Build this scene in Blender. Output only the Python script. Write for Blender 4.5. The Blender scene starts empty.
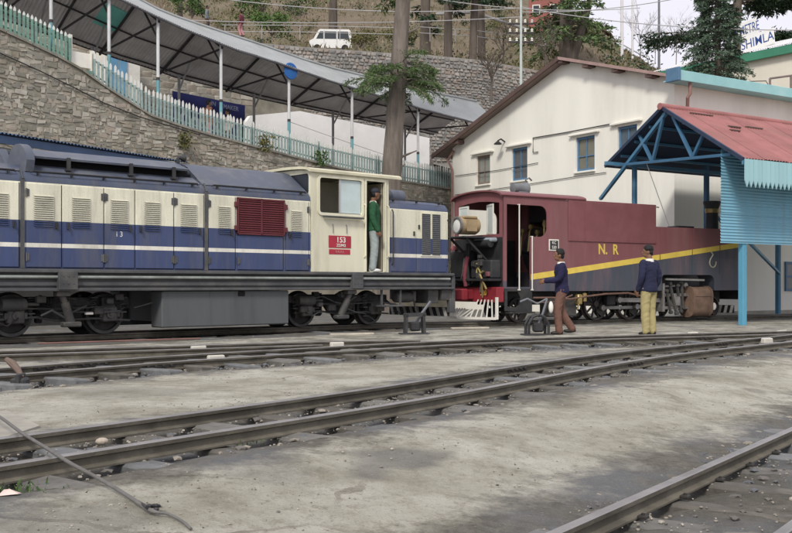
import bpy, bmesh, math, random
from mathutils import Vector, Matrix, noise as mnoise
from mathutils.geometry import tessellate_polygon
random.seed(7)
sc = bpy.context.scene
R = math.radians
# ------------------------------------------------------------------ camera
FPX, CX, HY, CAMH = 1005.0, 396.0, 284.5, 1.0      # focal length in photo pixels, centre column, horizon row, eye height
cam_d = bpy.data.cameras.new('camera'); cam = bpy.data.objects.new('camera', cam_d)
sc.collection.objects.link(cam)
cam.location = (0, 0, CAMH); cam.rotation_euler = (R(90), 0, 0)
cam_d.sensor_width = 36.0; cam_d.lens = FPX / 792.0 * 36.0; cam_d.shift_y = (HY - 266.5) / 792.0
cam_d.clip_start = 0.1; cam_d.clip_end = 3000
sc.camera = cam
# ------------------------------------------------------------------ world, sun, exposure
SUN_EL, SUN_AZ = 42.0, 196.0        # azimuth measured clockwise from +Y (the view direction)
w = bpy.data.worlds.new('World'); sc.world = w; w.use_nodes = True
nt = w.node_tree; nt.nodes.clear()
o_ = nt.nodes.new('ShaderNodeOutputWorld'); bg = nt.nodes.new('ShaderNodeBackground')
sk = nt.nodes.new('ShaderNodeTexSky'); sk.sky_type = 'NISHITA'; sk.sun_disc = False
sk.sun_elevation = R(SUN_EL); sk.sun_rotation = R(SUN_AZ); sk.dust_density = 4.0; sk.altitude = 2000
bg2 = nt.nodes.new('ShaderNodeBackground'); mx = nt.nodes.new('ShaderNodeMixShader')
nt.links.new(sk.outputs[0], bg.inputs[0]); bg.inputs[1].default_value = 0.10
bg2.inputs[0].default_value = (0.90, 0.87, 0.925, 1); bg2.inputs[1].default_value = 0.66   # even cloud deck
mx.inputs[0].default_value = 0.9
nt.links.new(bg.outputs[0], mx.inputs[1]); nt.links.new(bg2.outputs[0], mx.inputs[2]); nt.links.new(mx.outputs[0], o_.inputs[0])
sd = bpy.data.lights.new('sun', 'SUN'); sd.energy = 1.5; sd.angle = R(12); sd.color = (1.0, 0.955, 0.86)
so = bpy.data.objects.new('sun', sd); sc.collection.objects.link(so)
so.rotation_euler = (R(90 - SUN_EL), 0, R(180 - SUN_AZ + 0)); so.location = (0, 0, 40)
_sd = Vector((math.sin(R(SUN_AZ)) * math.cos(R(SUN_EL)), math.cos(R(SUN_AZ)) * math.cos(R(SUN_EL)), math.sin(R(SUN_EL))))
so.rotation_euler = _sd.to_track_quat('Z', 'Y').to_euler()
sc.view_settings.view_transform = 'Standard'; sc.view_settings.look = 'None'
sc.view_settings.gamma = 1.0; sc.view_settings.use_curve_mapping = False
sc.view_settings.exposure = 0.72
# ------------------------------------------------------------------ pixel helpers
def ray(px, py): return Vector(((px - CX) / FPX, 1.0, -(py - HY) / FPX))
def at(px, py, Y): d = ray(px, py); return Vector((d.x * Y, Y, CAMH + d.z * Y))
def gnd(px, py, z=0.0): d = ray(px, py); t = (z - CAMH) / d.z; return Vector((d.x * t, t, z))
class Frame:
    def __init__(s, o, rot): s.o = Vector(o); s.r = rot; s.c = math.cos(rot); s.s = math.sin(rot)
    def loc(s, p): x = p[0] - s.o.x; y = p[1] - s.o.y; return Vector((x * s.c + y * s.s, -x * s.s + y * s.c, p[2] - s.o.z))
    def wor(s, p): return Vector((s.o.x + p[0] * s.c - p[1] * s.s, s.o.y + p[0] * s.s + p[1] * s.c, s.o.z + p[2]))
    def _r(s, px, py):
        d = ray(px, py); a = s.loc((0, 0, CAMH)); return a, Vector((d.x * s.c + d.y * s.s, -d.x * s.s + d.y * s.c, d.z))
    def side(s, px, py, y=0.0): a, d = s._r(px, py); t = (y - a.y) / d.y; return (a.x + t * d.x, a.z + t * d.z)
    def end(s, px, py, x=0.0): a, d = s._r(px, py); t = (x - a.x) / d.x; return (a.y + t * d.y, a.z + t * d.z)
def drop(x, y):
    # the yard falls away gently towards the nearest track
    s_ = (x - .033) * .806 - (y - 8.4) * .592; k = min(1.0, max(0.0, (s_ - 1.0) / 1.7)); return -.19 * k * k * (3 - 2 * k)
def gndf(px, py, h=0.0):
    z = h
    for _ in range(8): p = gnd(px, py, z); z = drop(p.x, p.y) + h
    return p
def lerp(a, b, t): return a + (b - a) * t
def interp(tab, x):
    if x <= tab[0][0]:
        (a, b), (c, d) = tab[0], tab[1]
    elif x >= tab[-1][0]:
        (a, b), (c, d) = tab[-2], tab[-1]
    else:
        for i in range(len(tab) - 1):
            if tab[i][0] <= x <= tab[i + 1][0]: (a, b), (c, d) = tab[i], tab[i + 1]; break
    return b + (d - b) * (x - a) / (c - a)
def crom(pts, n=8):
    P = [Vector(p) for p in pts]; P = [P[0] * 2 - P[1]] + P + [P[-1] * 2 - P[-2]]; out = []
    for i in range(1, len(P) - 2):
        for k in range(n):
            t = k / n; a, b, c, d = P[i - 1], P[i], P[i + 1], P[i + 2]
            out.append(0.5 * ((2 * b) + (c - a) * t + (2 * a - 5 * b + 4 * c - d) * t * t + (3 * b - a - 3 * c + d) * t ** 3))
    out.append(P[-2]); return out
# ------------------------------------------------------------------ materials
MATS = {}
def nn(t, k, **kw):
    n = t.nodes.new(k)
    for a, b in kw.items(): setattr(n, a, b)
    return n
def mathn(t, op, a, b=None, clamp=False):
    n = nn(t, 'ShaderNodeMath', operation=op); n.use_clamp = clamp
    for i, v in enumerate((a, b)):
        if v is None: continue
        if isinstance(v, (int, float)): n.inputs[i].default_value = v
        else: t.links.new(v, n.inputs[i])
    return n.outputs[0]
def mixc(t, fac, a, b, blend='MIX'):
    n = nn(t, 'ShaderNodeMix', data_type='RGBA', blend_type=blend)
    for i, v in ((0, fac), (6, a), (7, b)):
        if isinstance(v, (int, float)): n.inputs[i].default_value = v
        elif isinstance(v, tuple): n.inputs[i].default_value = v + (1,) if len(v) == 3 else v
        else: t.links.new(v, n.inputs[i])
    return n.outputs[2]
def noisen(t, vec, scale, detail=4, rough=0.6):
    n = nn(t, 'ShaderNodeTexNoise'); n.inputs['Scale'].default_value = scale; n.inputs['Detail'].default_value = detail
    n.inputs['Roughness'].default_value = rough; t.links.new(vec, n.inputs['Vector']); return n.outputs[0]
def ramp(t, fac, lo, hi):
    n = nn(t, 'ShaderNodeMapRange'); n.inputs[1].default_value = lo; n.inputs[2].default_value = hi; t.links.new(fac, n.inputs[0]); return n.outputs[0]
def pm(name, col, var=0.18, scale=2.5, rough=0.7, metal=0.0, bump=0.15, bscale=30.0, dirt=None, dirt_amt=0.35, dscale=1.2,
       streak=False, bands=None, slope_line=None, spec=0.3, fleck=0.0, alpha=None, trans=0.0, bdist=0.02, bstreak=False):
    if name in MATS: return MATS[name]
    m = bpy.data.materials.new(name); m.use_nodes = True; t = m.node_tree
    b = t.nodes['Principled BSDF']; tc = nn(t, 'ShaderNodeTexCoord'); vec = tc.outputs['Object']
    v2 = vec
    if streak:
        mp = nn(t, 'ShaderNodeMapping'); mp.inputs['Scale'].default_value = (1, 1, 0.16); t.links.new(vec, mp.inputs[0]); v2 = mp.outputs[0]
    base = tuple(col)
    if bands or slope_line:
        sx = nn(t, 'ShaderNodeSeparateXYZ'); t.links.new(vec, sx.inputs[0]); base_s = None; cur = base
        if bands:
            for (z0, z1, c) in bands:
                f = mathn(t, 'MULTIPLY', mathn(t, 'GREATER_THAN', sx.outputs[2], z0), mathn(t, 'LESS_THAN', sx.outputs[2], z1))
                cur = mixc(t, f, cur, tuple(c))
        if slope_line:
            a0, k, c = slope_line
            zz = mathn(t, 'SUBTRACT', sx.outputs[2], mathn(t, 'MULTIPLY', sx.outputs[0], k))
            cur = mixc(t, mathn(t, 'LESS_THAN', zz, a0), cur, tuple(c))
        base = cur
    n1 = noisen(t, v2, scale, 6, 0.62)
    oi = nn(t, 'ShaderNodeObjectInfo')
    k = mathn(t, 'ADD', mathn(t, 'MULTIPLY', ramp(t, n1, 0.3, 0.7), 2 * var), 1 - var)
    k = mathn(t, 'ADD', k, mathn(t, 'MULTIPLY', mathn(t, 'SUBTRACT', oi.outputs['Random'], 0.5), var * 0.7))
    cb = nn(t, 'ShaderNodeCombineColor')
    for i in range(3): t.links.new(k, cb.inputs[i])
    c = mixc(t, 1.0, base, cb.outputs[0], 'MULTIPLY')
    if dirt is not None:
        n2 = noisen(t, v2, dscale, 8, 0.7)
        c = mixc(t, mathn(t, 'MULTIPLY', ramp(t, n2, 0.48, 0.72), dirt_amt, True), c, tuple(dirt))
    if fleck:
        n3 = noisen(t, vec, 60, 2, 0.5)
        c = mixc(t, mathn(t, 'MULTIPLY', ramp(t, n3, 0.62, 0.68), fleck, True), c, (0.09, 0.07, 0.05))
    t.links.new(c, b.inputs['Base Color'])
    b.inputs['Metallic'].default_value = metal
    b.inputs['Specular IOR Level'].default_value = spec
    rr = mathn(t, 'ADD', mathn(t, 'MULTIPLY', ramp(t, n1, 0.3, 0.7), 0.2), rough - 0.1, True); t.links.new(rr, b.inputs['Roughness'])
    if bump:
        bn = nn(t, 'ShaderNodeBump'); bn.inputs['Strength'].default_value = bump; bn.inputs['Distance'].default_value = bdist
        t.links.new(noisen(t, v2 if bstreak else vec, bscale, 5, 0.65), bn.inputs['Height']); t.links.new(bn.outputs[0], b.inputs['Normal'])
    if trans: b.inputs['Transmission Weight'].default_value = trans
    MATS[name] = m; return m
def glass(name, col, rough=0.12, alpha=1.0):
    if name in MATS: return MATS[name]
    m = bpy.data.materials.new(name); m.use_nodes = True; b = m.node_tree.nodes['Principled BSDF']
    t = m.node_tree; tc = nn(t, 'ShaderNodeTexCoord'); n = noisen(t, tc.outputs['Object'], 2.0, 3)
    c = mixc(t, n, tuple(v * 0.75 for v in col), tuple(min(1, v * 1.25) for v in col)); t.links.new(c, b.inputs['Base Color'])
    b.inputs['Roughness'].default_value = rough; b.inputs['Specular IOR Level'].default_value = 0.5; b.inputs['Alpha'].default_value = alpha
    MATS[name] = m; return m
# ------------------------------------------------------------------ mesh collector
class MB:
    def __init__(s): s.v = []; s.f = []; s.mi = []; s.cur = 0
    def add(s, vs, fs):
        o = len(s.v); s.v.extend([tuple(v) for v in vs])
        for q in fs: s.f.append(tuple(o + i for i in q)); s.mi.append(s.cur)
        return s
    def box(s, x0, x1, y0, y1, z0, z1):
        if x0 > x1: x0, x1 = x1, x0
        if y0 > y1: y0, y1 = y1, y0
        if z0 > z1: z0, z1 = z1, z0
        return s.add([(x0, y0, z0), (x1, y0, z0), (x1, y1, z0), (x0, y1, z0), (x0, y0, z1), (x1, y0, z1), (x1, y1, z1), (x0, y1, z1)],
                     [(0, 3, 2, 1), (4, 5, 6, 7), (0, 1, 5, 4), (1, 2, 6, 5), (2, 3, 7, 6), (3, 0, 4, 7)])
    def cbox(s, x0, x1, y0, y1, z0, z1, b=0.01, jit=0.0):
        bm = bmesh.new(); bmesh.ops.create_cube(bm, size=1.0)
        for v in bm.verts:
            v.co = Vector((lerp(x0, x1, v.co.x + .5), lerp(y0, y1, v.co.y + .5), lerp(z0, z1, v.co.z + .5)))
            if jit: v.co += Vector([random.uniform(-jit, jit) for _ in range(3)])
        bmesh.ops.bevel(bm, geom=bm.edges[:], offset=b, segments=1, affect='EDGES')
        bm.normal_update(); bm.verts.index_update()
        s.add([v.co[:] for v in bm.verts], [[v.index for v in f.verts] for f in bm.faces]); bm.free(); return s
    def prism(s, poly, axis, a0, a1, holes=()):
        """2-D polygon (with holes) extruded along axis: 'x' -> (y,z), 'y' -> (x,z), 'z' -> (x,y)"""
        def P(p, a): return (a, p[0], p[1]) if axis == 'x' else ((p[0], a, p[1]) if axis == 'y' else (p[0], p[1], a))
        loops = [list(poly)] + [list(h) for h in holes]; flat = [p for l in loops for p in l]; n = len(flat)
        tri = tessellate_polygon([[Vector((p[0], p[1], 0)) for p in l] for l in loops])
        fs = [tuple(t) for t in tri] if (holes or n > 4) else [tuple(range(n))]
        faces = [q for q in fs] + [tuple(i + n for i in reversed(q)) for q in fs]; o = 0
        for l in loops:
            m = len(l)
            for i in range(m): j = (i + 1) % m; faces.append((o + i, o + j, o + j + n, o + i + n))
            o += m
        return s.add([P(p, a0) for p in flat] + [P(p, a1) for p in flat], faces)
    def tube(s, pts, r, n=8, cap=True):
        pts = [Vector(p) for p in pts]; N = len(pts); rs = r if isinstance(r, (list, tuple)) else [r] * N; vs = []; fs = []; up = None
        for i, p in enumerate(pts):
            d = (pts[min(i + 1, N - 1)] - pts[max(i - 1, 0)]).normalized()
            if up is None: up = Vector((0, 0, 1)) if abs(d.z) < .9 else Vector((1, 0, 0))
            a = d.cross(up); a = a.normalized() if a.length > 1e-6 else d.orthogonal().normalized(); b = a.cross(d).normalized(); up = b
            for k in range(n):
                q = 2 * math.pi * k / n; vs.append(p + (a * math.cos(q) + b * math.sin(q)) * rs[i])
        for i in range(N - 1):
            for k in range(n): fs.append((i * n + k, i * n + (k + 1) % n, (i + 1) * n + (k + 1) % n, (i + 1) * n + k))
        if cap: fs.append(tuple(range(n - 1, -1, -1))); fs.append(tuple((N - 1) * n + k for k in range(n)))
        return s.add(vs, fs)
    def bar(s, p, q, w, h, up=(0, 0, 1)):
        p, q = Vector(p), Vector(q); d = (q - p).normalized(); u = Vector(up)
        if abs(d.dot(u)) > .95: u = Vector((0, 1, 0))
        a = d.cross(u).normalized() * (w / 2); b = a.normalized().cross(d) * (h / 2)
        return s.add([p - a - b, p + a - b, p + a + b, p - a + b, q - a - b, q + a - b, q + a + b, q - a + b],
                     [(0, 1, 2, 3), (7, 6, 5, 4), (0, 4, 5, 1), (1, 5, 6, 2), (2, 6, 7, 3), (3, 7, 4, 0)])
    def lathe(s, prof, c, axis='y', n=28, ring=False):
        c = Vector(c); vs = []; fs = []; m = len(prof)
        for k in range(n):
            q = 2 * math.pi * k / n; co, si = math.cos(q), math.sin(q)
            for (r, h) in prof:
                vs.append(c + (Vector((r * co, h, r * si)) if axis == 'y' else Vector((h, r * co, r * si)) if axis == 'x' else Vector((r * co, r * si, h))))
        for k in range(n):
            for i in range(m if ring else m - 1): a = k * m + i; b = ((k + 1) % n) * m + i; i2 = (i + 1) % m - i; fs.append((a, a + i2, b + i2, b))
        if ring: return s.add(vs, fs)
        fs.append(tuple(k * m for k in range(n))); fs.append(tuple(k * m + m - 1 for k in range(n - 1, -1, -1)))
        return s.add(vs, fs)
    def ell(s, c, r, nu=14, nv=9, M=None):
        vs = []; fs = []
        for i in range(nv + 1):
            th = math.pi * i / nv
            for k in range(nu):
                q = 2 * math.pi * k / nu; p = Vector((r[0] * math.sin(th) * math.cos(q), r[1] * math.sin(th) * math.sin(q), r[2] * math.cos(th)))
                if M is not None: p = M @ p
                vs.append(Vector(c) + p)
        for i in range(nv):
            for k in range(nu): fs.append((i * nu + k, (i + 1) * nu + k, (i + 1) * nu + (k + 1) % nu, i * nu + (k + 1) % nu))
        return s.add(vs, fs)
    def corr(s, p00, p10, p01, waves, amp, seg=6, nt=1):
        """corrugated sheet: waves run along p00->p10, each ridge runs along p00->p01"""
        p00, p10, p01 = Vector(p00), Vector(p10), Vector(p01); a = p10 - p00; b = p01 - p00; n = a.cross(b).normalized(); N = waves * seg; vs = []; fs = []
        for j in range(nt + 1):
            for i in range(N + 1): vs.append(p00 + a * (i / N) + b * (j / nt) + n * amp * math.sin(2 * math.pi * i / seg))
        for j in range(nt):
            for i in range(N): o = j * (N + 1) + i; fs.append((o, o + 1, o + N + 2, o + N + 1))
        return s.add(vs, fs)
    def mesh(s, name, mats, smooth=None):
        me = bpy.data.meshes.new(name); me.from_pydata(s.v, [], s.f); ms = mats if isinstance(mats, (list, tuple)) else [mats]
        for m in ms: me.materials.append(m)
        if len(ms) > 1: me.polygons.foreach_set('material_index', s.mi)
        me.update(); bm = bmesh.new(); bm.from_mesh(me)
        if len(bm.faces) < 20000: bmesh.ops.recalc_face_normals(bm, faces=bm.faces[:])
        bm.to_mesh(me); bm.free()
        if smooth is not None:
            me.polygons.foreach_set('use_smooth', [True] * len(me.polygons))
            me.set_sharp_from_angle(angle=R(smooth))
        return me
    def build(s, name, mats, parent=None, smooth=None, loc=None):
        o = bpy.data.objects.new(name, s.mesh(name, mats, smooth)); sc.collection.objects.link(o)
        if parent is not None: o.parent = parent
        if loc is not None: o.location = loc
        return o
def tag(o, label=None, cat=None, group=None, kind=None):
    if label: o['label'] = label
    if cat: o['category'] = cat
    if group: o['group'] = group
    if kind: o['kind'] = kind
    return o
def thing(name, label, cat, loc=(0, 0, 0), rz=0.0, group=None):
    o = bpy.data.objects.new(name, None); sc.collection.objects.link(o); o.location = loc; o.rotation_euler = (0, 0, rz); o.empty_display_size = .3
    return tag(o, label, cat, group)
def link_copy(me, name, parent, loc=(0, 0, 0), rot=(0, 0, 0), scale=None):
    o = bpy.data.objects.new(name, me); sc.collection.objects.link(o); o.parent = parent; o.location = loc; o.rotation_euler = rot
    if scale: o.scale = scale
    return o
def text(name, body, size, mat, parent, loc, rot, extrude=0.003, bold=0.0, align='CENTER', sx=1.0):
    cu = bpy.data.curves.new(name, 'FONT'); cu.body = body; cu.size = size; cu.extrude = extrude; cu.offset = bold; cu.align_x = align; cu.align_y = 'CENTER'
    t = bpy.data.objects.new('tmp', cu); sc.collection.objects.link(t); dg = bpy.context.evaluated_depsgraph_get()
    me = bpy.data.meshes.new_from_object(t.evaluated_get(dg)); bpy.data.objects.remove(t); bpy.data.curves.remove(cu); me.name = name
    me.materials.clear(); me.materials.append(mat)
    o = bpy.data.objects.new(name, me); sc.collection.objects.link(o); o.parent = parent; o.location = loc; o.rotation_euler = rot; o.scale = (sx, 1, 1); return o
def arc(c, r, a0, a1, n): return [(c[0] + r * math.cos(R(lerp(a0, a1, i / n))), c[1] + r * math.sin(R(lerp(a0, a1, i / n)))) for i in range(n + 1)]
def rrect(x0, x1, z0, z1, r, n=4):
    return arc((x1 - r, z0 + r), r, -90, 0, n) + arc((x1 - r, z1 - r), r, 0, 90, n) + arc((x0 + r, z1 - r), r, 90, 180, n) + arc((x0 + r, z0 + r), r, 180, 270, n)
UP = (R(90), 0, 0)          # text standing upright, facing local -y
# shared frames
D = Frame((-.908, 22.397, .12), R(42))        # diesel, on its rail heads
S = Frame((2.0, 24.48, .08), R(32.7))         # steam engine
B = Frame((8.78, 31.7, 0), R(32.7))           # white depot building, near corner
SH = Frame((8.08, 23.4, 0), R(32.7))          # engine shed, near eave tip
W = Frame((-11.84, 30, 0), R(43))             # stone retaining wall
# ------------------------------------------------------------------ track lines (rail heads about 0.10 m above the yard)
def mid(px, ya, yb, z=.10): return (gnd(px, ya, z) + gnd(px, yb, z)) / 2
def ext(pts, a, b):
    p = [Vector(q) for q in pts]; return [p[0] + (p[0] - p[1]).normalized() * a] + p + [p[-1] + (p[-1] - p[-2]).normalized() * b]
T1 = crom([D.wor((-24, 0, 0)), D.wor((-12, 0, 0)), D.wor((-6, 0, 0)), D.wor((-2, 0, 0)), D.wor((.6, 0, 0)), S.wor((1.2, 0, 0)), S.wor((4, 0, 0)), S.wor((8, 0, 0)), S.wor((20, 0, 0))], 10)
T2 = crom(ext([mid(0, 366.9, 376.3), mid(160, 355.2, 363.3), mid(320, 346.7, 352.4), mid(480, 338.9, 343.4), mid(640, 334.2, 338.4), mid(792, 330.2, 334.0)], 8, 10), 10)
T3 = crom(ext([mid(0, 437, 465.5), mid(400, 384.6, 400.8), mid(632, 349.5, 360.6), mid(792, 334.7, 340.5)], 5, 8), 12)
r4 = gnd(592, 512.4, -.09), gnd(792, 426.5, -.09)
d4 = (r4[1] - r4[0]).normalized(); n4 = Vector((d4.y, -d4.x, 0))
c4 = r4[0] + n4 * .43
T4 = [c4 + d4 * t for t in [i * .5 - 5 for i in range(44)]]
R1 = crom([gnd(-90, 353.5, .1), gnd(0, 350.7, .1), gnd(160, 345.9, .1), gnd(320, 341.3, .1), gnd(420, 339.6, .1)], 8)
TRACKS = [T1, T2, T3, T4]
def off(pts, d):
    out = []
    for i, p in enumerate(pts):
        t = (pts[min(i + 1, len(pts) - 1)] - pts[max(i - 1, 0)]).normalized(); out.append(p + Vector((-t.y, t.x, 0)) * d)
    return out
R1I = [p for p in off(R1, -.81)][:24]
import numpy as np
_seg = []
for T in TRACKS + [R1]:
    for a, b in zip(T[:-1], T[1:]): _seg.append((a.x, a.y, b.x, b.y))
_seg = np.array(_seg)
def dist_tracks(X, Y):
    P = np.stack([X, Y], -1); best = np.full(X.shape, 1e9)
    for (ax, ay, bx, by) in _seg:
        d = np.array([bx - ax, by - ay]); L = (d ** 2).sum(); t = np.clip(((P[:, 0] - ax) * d[0] + (P[:, 1] - ay) * d[1]) / L, 0, 1)
        best = np.minimum(best, np.hypot(P[:, 0] - ax - t * d[0], P[:, 1] - ay - t * d[1]))
    return best
# ------------------------------------------------------------------ ground: one sheet, fine under the yard, coarse to the horizon
xs = np.concatenate([np.array([-900, -300, -100, -45, -25, -17]), np.arange(-12, 13.01, .10), np.array([17, 22, 30, 60, 120, 300, 900])])
ys = np.concatenate([np.array([-900, -200, -40, -8, -1]), np.arange(1.4, 28.0, .10), np.array([32, 35, 40, 50, 80, 200, 600, 1500])])
GX, GY = np.meshgrid(xs, ys); gx, gy = GX.ravel(), GY.ravel()
dtr = dist_tracks(gx, gy)
gz = np.zeros_like(gx)
_all = _seg; _seg = np.array([(a.x, a.y, b.x, b.y) for a, b in zip(T2[:-1], T2[1:])]); dt2 = dist_tracks(gx, gy); _seg = _all
inner = (np.abs(gx) < 13.2) & (gy > 1) & (gy < 28.5)
for i in np.nonzero(inner)[0]:
    p = Vector((gx[i], gy[i], 0)); n1 = mnoise.fractal(p * .55, 1, 2, 4); n2 = mnoise.fractal(p * 3.1 + Vector((9, 3, 1)), 1, 2, 3)
    k = min(1, max(0, (dtr[i] - .35) / .5)); rough = 1 - min(1, max(0, (dtr[i] - .5) / .6))
    k2 = max(0.0, min(1.0, 1.0 - (dt2[i] - .45) / .7))
    gz[i] = -.045 * k2 + n1 * .012 + n2 * (.004 + .020 * rough) - .010 * rough - .045 * math.exp(-((dtr[i] - .405) / .13) ** 2) + .018 * math.exp(-((dtr[i] - .85) / .2) ** 2) + drop(gx[i], gy[i])
wd = len(xs); faces = []
for j in range(len(ys) - 1):
    for i in range(wd - 1): a = j * wd + i; faces.append((a, a + 1, a + wd + 1, a + wd))
me = bpy.data.meshes.new('ground'); me.from_pydata(np.stack([gx, gy, gz], -1).tolist(), [], faces)
att = me.attributes.new('dirt', 'FLOAT', 'POINT')
_far = np.array([1.0 if (-(x + .908) * math.sin(D.r) + (y - 22.397) * math.cos(D.r)) > -1.6 and y < 60 else 0.0 for x, y in zip(gx, gy)])  # darker ground from under the diesel back towards the stone wall
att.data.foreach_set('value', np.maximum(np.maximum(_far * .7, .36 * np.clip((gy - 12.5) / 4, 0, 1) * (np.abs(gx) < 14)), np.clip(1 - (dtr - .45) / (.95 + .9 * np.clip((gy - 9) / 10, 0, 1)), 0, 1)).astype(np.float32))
stv = np.zeros_like(gx)
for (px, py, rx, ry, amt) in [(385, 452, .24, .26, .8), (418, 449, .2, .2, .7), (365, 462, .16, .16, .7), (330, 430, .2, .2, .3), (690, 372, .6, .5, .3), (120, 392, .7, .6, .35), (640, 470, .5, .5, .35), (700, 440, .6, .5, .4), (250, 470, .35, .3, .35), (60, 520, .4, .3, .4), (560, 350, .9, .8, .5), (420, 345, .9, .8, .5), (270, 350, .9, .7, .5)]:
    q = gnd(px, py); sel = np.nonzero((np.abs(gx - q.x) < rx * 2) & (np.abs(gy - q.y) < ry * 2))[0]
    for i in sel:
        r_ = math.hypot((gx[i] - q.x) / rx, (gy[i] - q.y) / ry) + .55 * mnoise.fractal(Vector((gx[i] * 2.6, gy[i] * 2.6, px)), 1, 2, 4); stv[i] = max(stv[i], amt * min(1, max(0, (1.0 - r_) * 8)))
stv = np.maximum(stv, .85 * np.clip(1.6 - np.abs(-(gx + .908) * math.sin(D.r) + (gy - 22.397) * math.cos(D.r) + .15) / .75, 0, 1) * (gx < 1.5))  # band below the diesel: its ground shadow painted in, along with oil
a2_ = me.attributes.new('stain_shade', 'FLOAT', 'POINT'); a2_.data.foreach_set('value', stv.astype(np.float32))
me.polygons.foreach_set('use_smooth', [True] * len(me.polygons))
m = bpy.data.materials.new('yard_ground'); m.use_nodes = True; t = m.node_tree; b = t.nodes['Principled BSDF']
vec = nn(t, 'ShaderNodeTexCoord').outputs['Object']
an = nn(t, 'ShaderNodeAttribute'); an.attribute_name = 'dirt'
nA = noisen(t, vec, .45, 6, .6); nB = noisen(t, vec, 1.7, 8, .68); nC = noisen(t, vec, 11, 10, .78); nD = noisen(t, vec, 70, 6, .75); nE = noisen(t, vec, .9, 4, .55)
conc = mixc(t, ramp(t, nA, .35, .65), (.38, .365, .305), (.50, .485, .425))
conc = mixc(t, ramp(t, nB, .42, .70), conc, (.24, .226, .175))
conc = mixc(t, mathn(t, 'MULTIPLY', ramp(t, nC, .5, .68), .75, True), conc, (.19, .17, .135))
st = nn(t, 'ShaderNodeTexNoise'); st.inputs['Scale'].default_value = .8; st.inputs['Detail'].default_value = 2; t.links.new(vec, st.inputs['Vector'])
mpv = nn(t, 'ShaderNodeMapping'); mpv.inputs['Location'].default_value = (4.3, 1.7, 0); t.links.new(vec, mpv.inputs[0]); t.links.new(mpv.outputs[0], st.inputs['Vector'])
conc = mixc(t, mathn(t, 'MULTIPLY', ramp(t, st.outputs[0], .66, .69), .45, True), conc, (.15, .145, .135))       # oil stains
vor = nn(t, 'ShaderNodeTexVoronoi', feature='DISTANCE_TO_EDGE'); vor.inputs['Scale'].default_value = .36
dv = nn(t, 'ShaderNodeVectorMath', operation='ADD'); sv = nn(t, 'ShaderNodeVectorMath', operation='SCALE'); sv.inputs['Scale'].default_value = .5
nv = nn(t, 'ShaderNodeTexNoise'); nv.inputs['Scale'].default_value = 1.6; nv.inputs['Detail'].default_value = 5; t.links.new(vec, nv.inputs['Vector'])
t.links.new(nv.outputs['Color'], sv.inputs[0]); t.links.new(vec, dv.inputs[0]); t.links.new(sv.outputs[0], dv.inputs[1]); t.links.new(dv.outputs[0], vor.inputs['Vector'])
crack = mathn(t, 'MULTIPLY', mathn(t, 'LESS_THAN', vor.outputs['Distance'], .007), ramp(t, nE, .45, .6), True)
conc = mixc(t, mathn(t, 'MULTIPLY', crack, .6), conc, (.12, .10, .08))
an2 = nn(t, 'ShaderNodeAttribute'); an2.attribute_name = 'stain_shade'
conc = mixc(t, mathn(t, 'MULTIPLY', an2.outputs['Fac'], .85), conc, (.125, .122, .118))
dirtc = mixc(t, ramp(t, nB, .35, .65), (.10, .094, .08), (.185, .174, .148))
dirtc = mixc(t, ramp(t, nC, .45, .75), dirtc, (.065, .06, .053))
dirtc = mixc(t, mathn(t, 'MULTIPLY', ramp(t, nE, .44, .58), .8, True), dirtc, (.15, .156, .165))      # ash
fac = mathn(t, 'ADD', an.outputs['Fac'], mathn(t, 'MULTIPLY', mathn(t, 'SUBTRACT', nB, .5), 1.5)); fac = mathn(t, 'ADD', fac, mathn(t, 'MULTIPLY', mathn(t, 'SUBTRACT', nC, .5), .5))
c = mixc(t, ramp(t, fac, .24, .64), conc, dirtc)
c = mixc(t, mathn(t, 'MULTIPLY', ramp(t, nD, .55, .66), .55, True), c, (.10, .09, .075))
c = mixc(t, mathn(t, 'MULTIPLY', ramp(t, nD, .40, .32), .55, True), c, (.50, .48, .41))
t.links.new(c, b.inputs['Base Color']); b.inputs['Roughness'].default_value = .93; b.inputs['Specular IOR Level'].default_value = .15
bn = nn(t, 'ShaderNodeBump'); bn.inputs['Strength'].default_value = .8; bn.inputs['Distance'].default_value = .025
hh = mathn(t, 'ADD', mathn(t, 'MULTIPLY', nC, .7), mathn(t, 'MULTIPLY', nD, .4)); t.links.new(mathn(t, 'SUBTRACT', hh, mathn(t, 'MULTIPLY', crack, .5)), bn.inputs['Height']); t.links.new(bn.outputs[0], b.inputs['Normal'])
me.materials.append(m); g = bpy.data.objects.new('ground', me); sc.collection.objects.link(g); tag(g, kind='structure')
# ------------------------------------------------------------------ stone walls
stone_mats = [pm('stone_%d' % i, c, .22, 3.0, .9, bump=.5, bscale=22, dirt=(.13, .125, .08), dirt_amt=.75, dscale=1.1) for i, c in enumerate(
    [(.35, .33, .285), (.42, .39, .335), (.26, .248, .215), (.48, .455, .40), (.38, .33, .275)])]
mortar = pm('mortar', (.27, .25, .205), .3, 1.5, .95, bump=.6, bscale=14, dirt=(.13, .125, .07), dirt_amt=.6, dscale=.5)
def stone_mesh(i):
    bm = bmesh.new(); bmesh.ops.create_cube(bm, size=1.0)
    for v in bm.verts: v.co += Vector((random.uniform(-.13, .13), random.uniform(-.09, .09), random.uniform(-.16, .16)))
    bmesh.ops.bevel(bm, geom=bm.edges[:], offset=.11, segments=1, affect='EDGES')
    me = bpy.data.meshes.new('stone'); bm.to_mesh(me); bm.free(); me.materials.append(stone_mats[i % 5]); return me
STONES = [stone_mesh(i) for i in range(15)]
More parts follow.
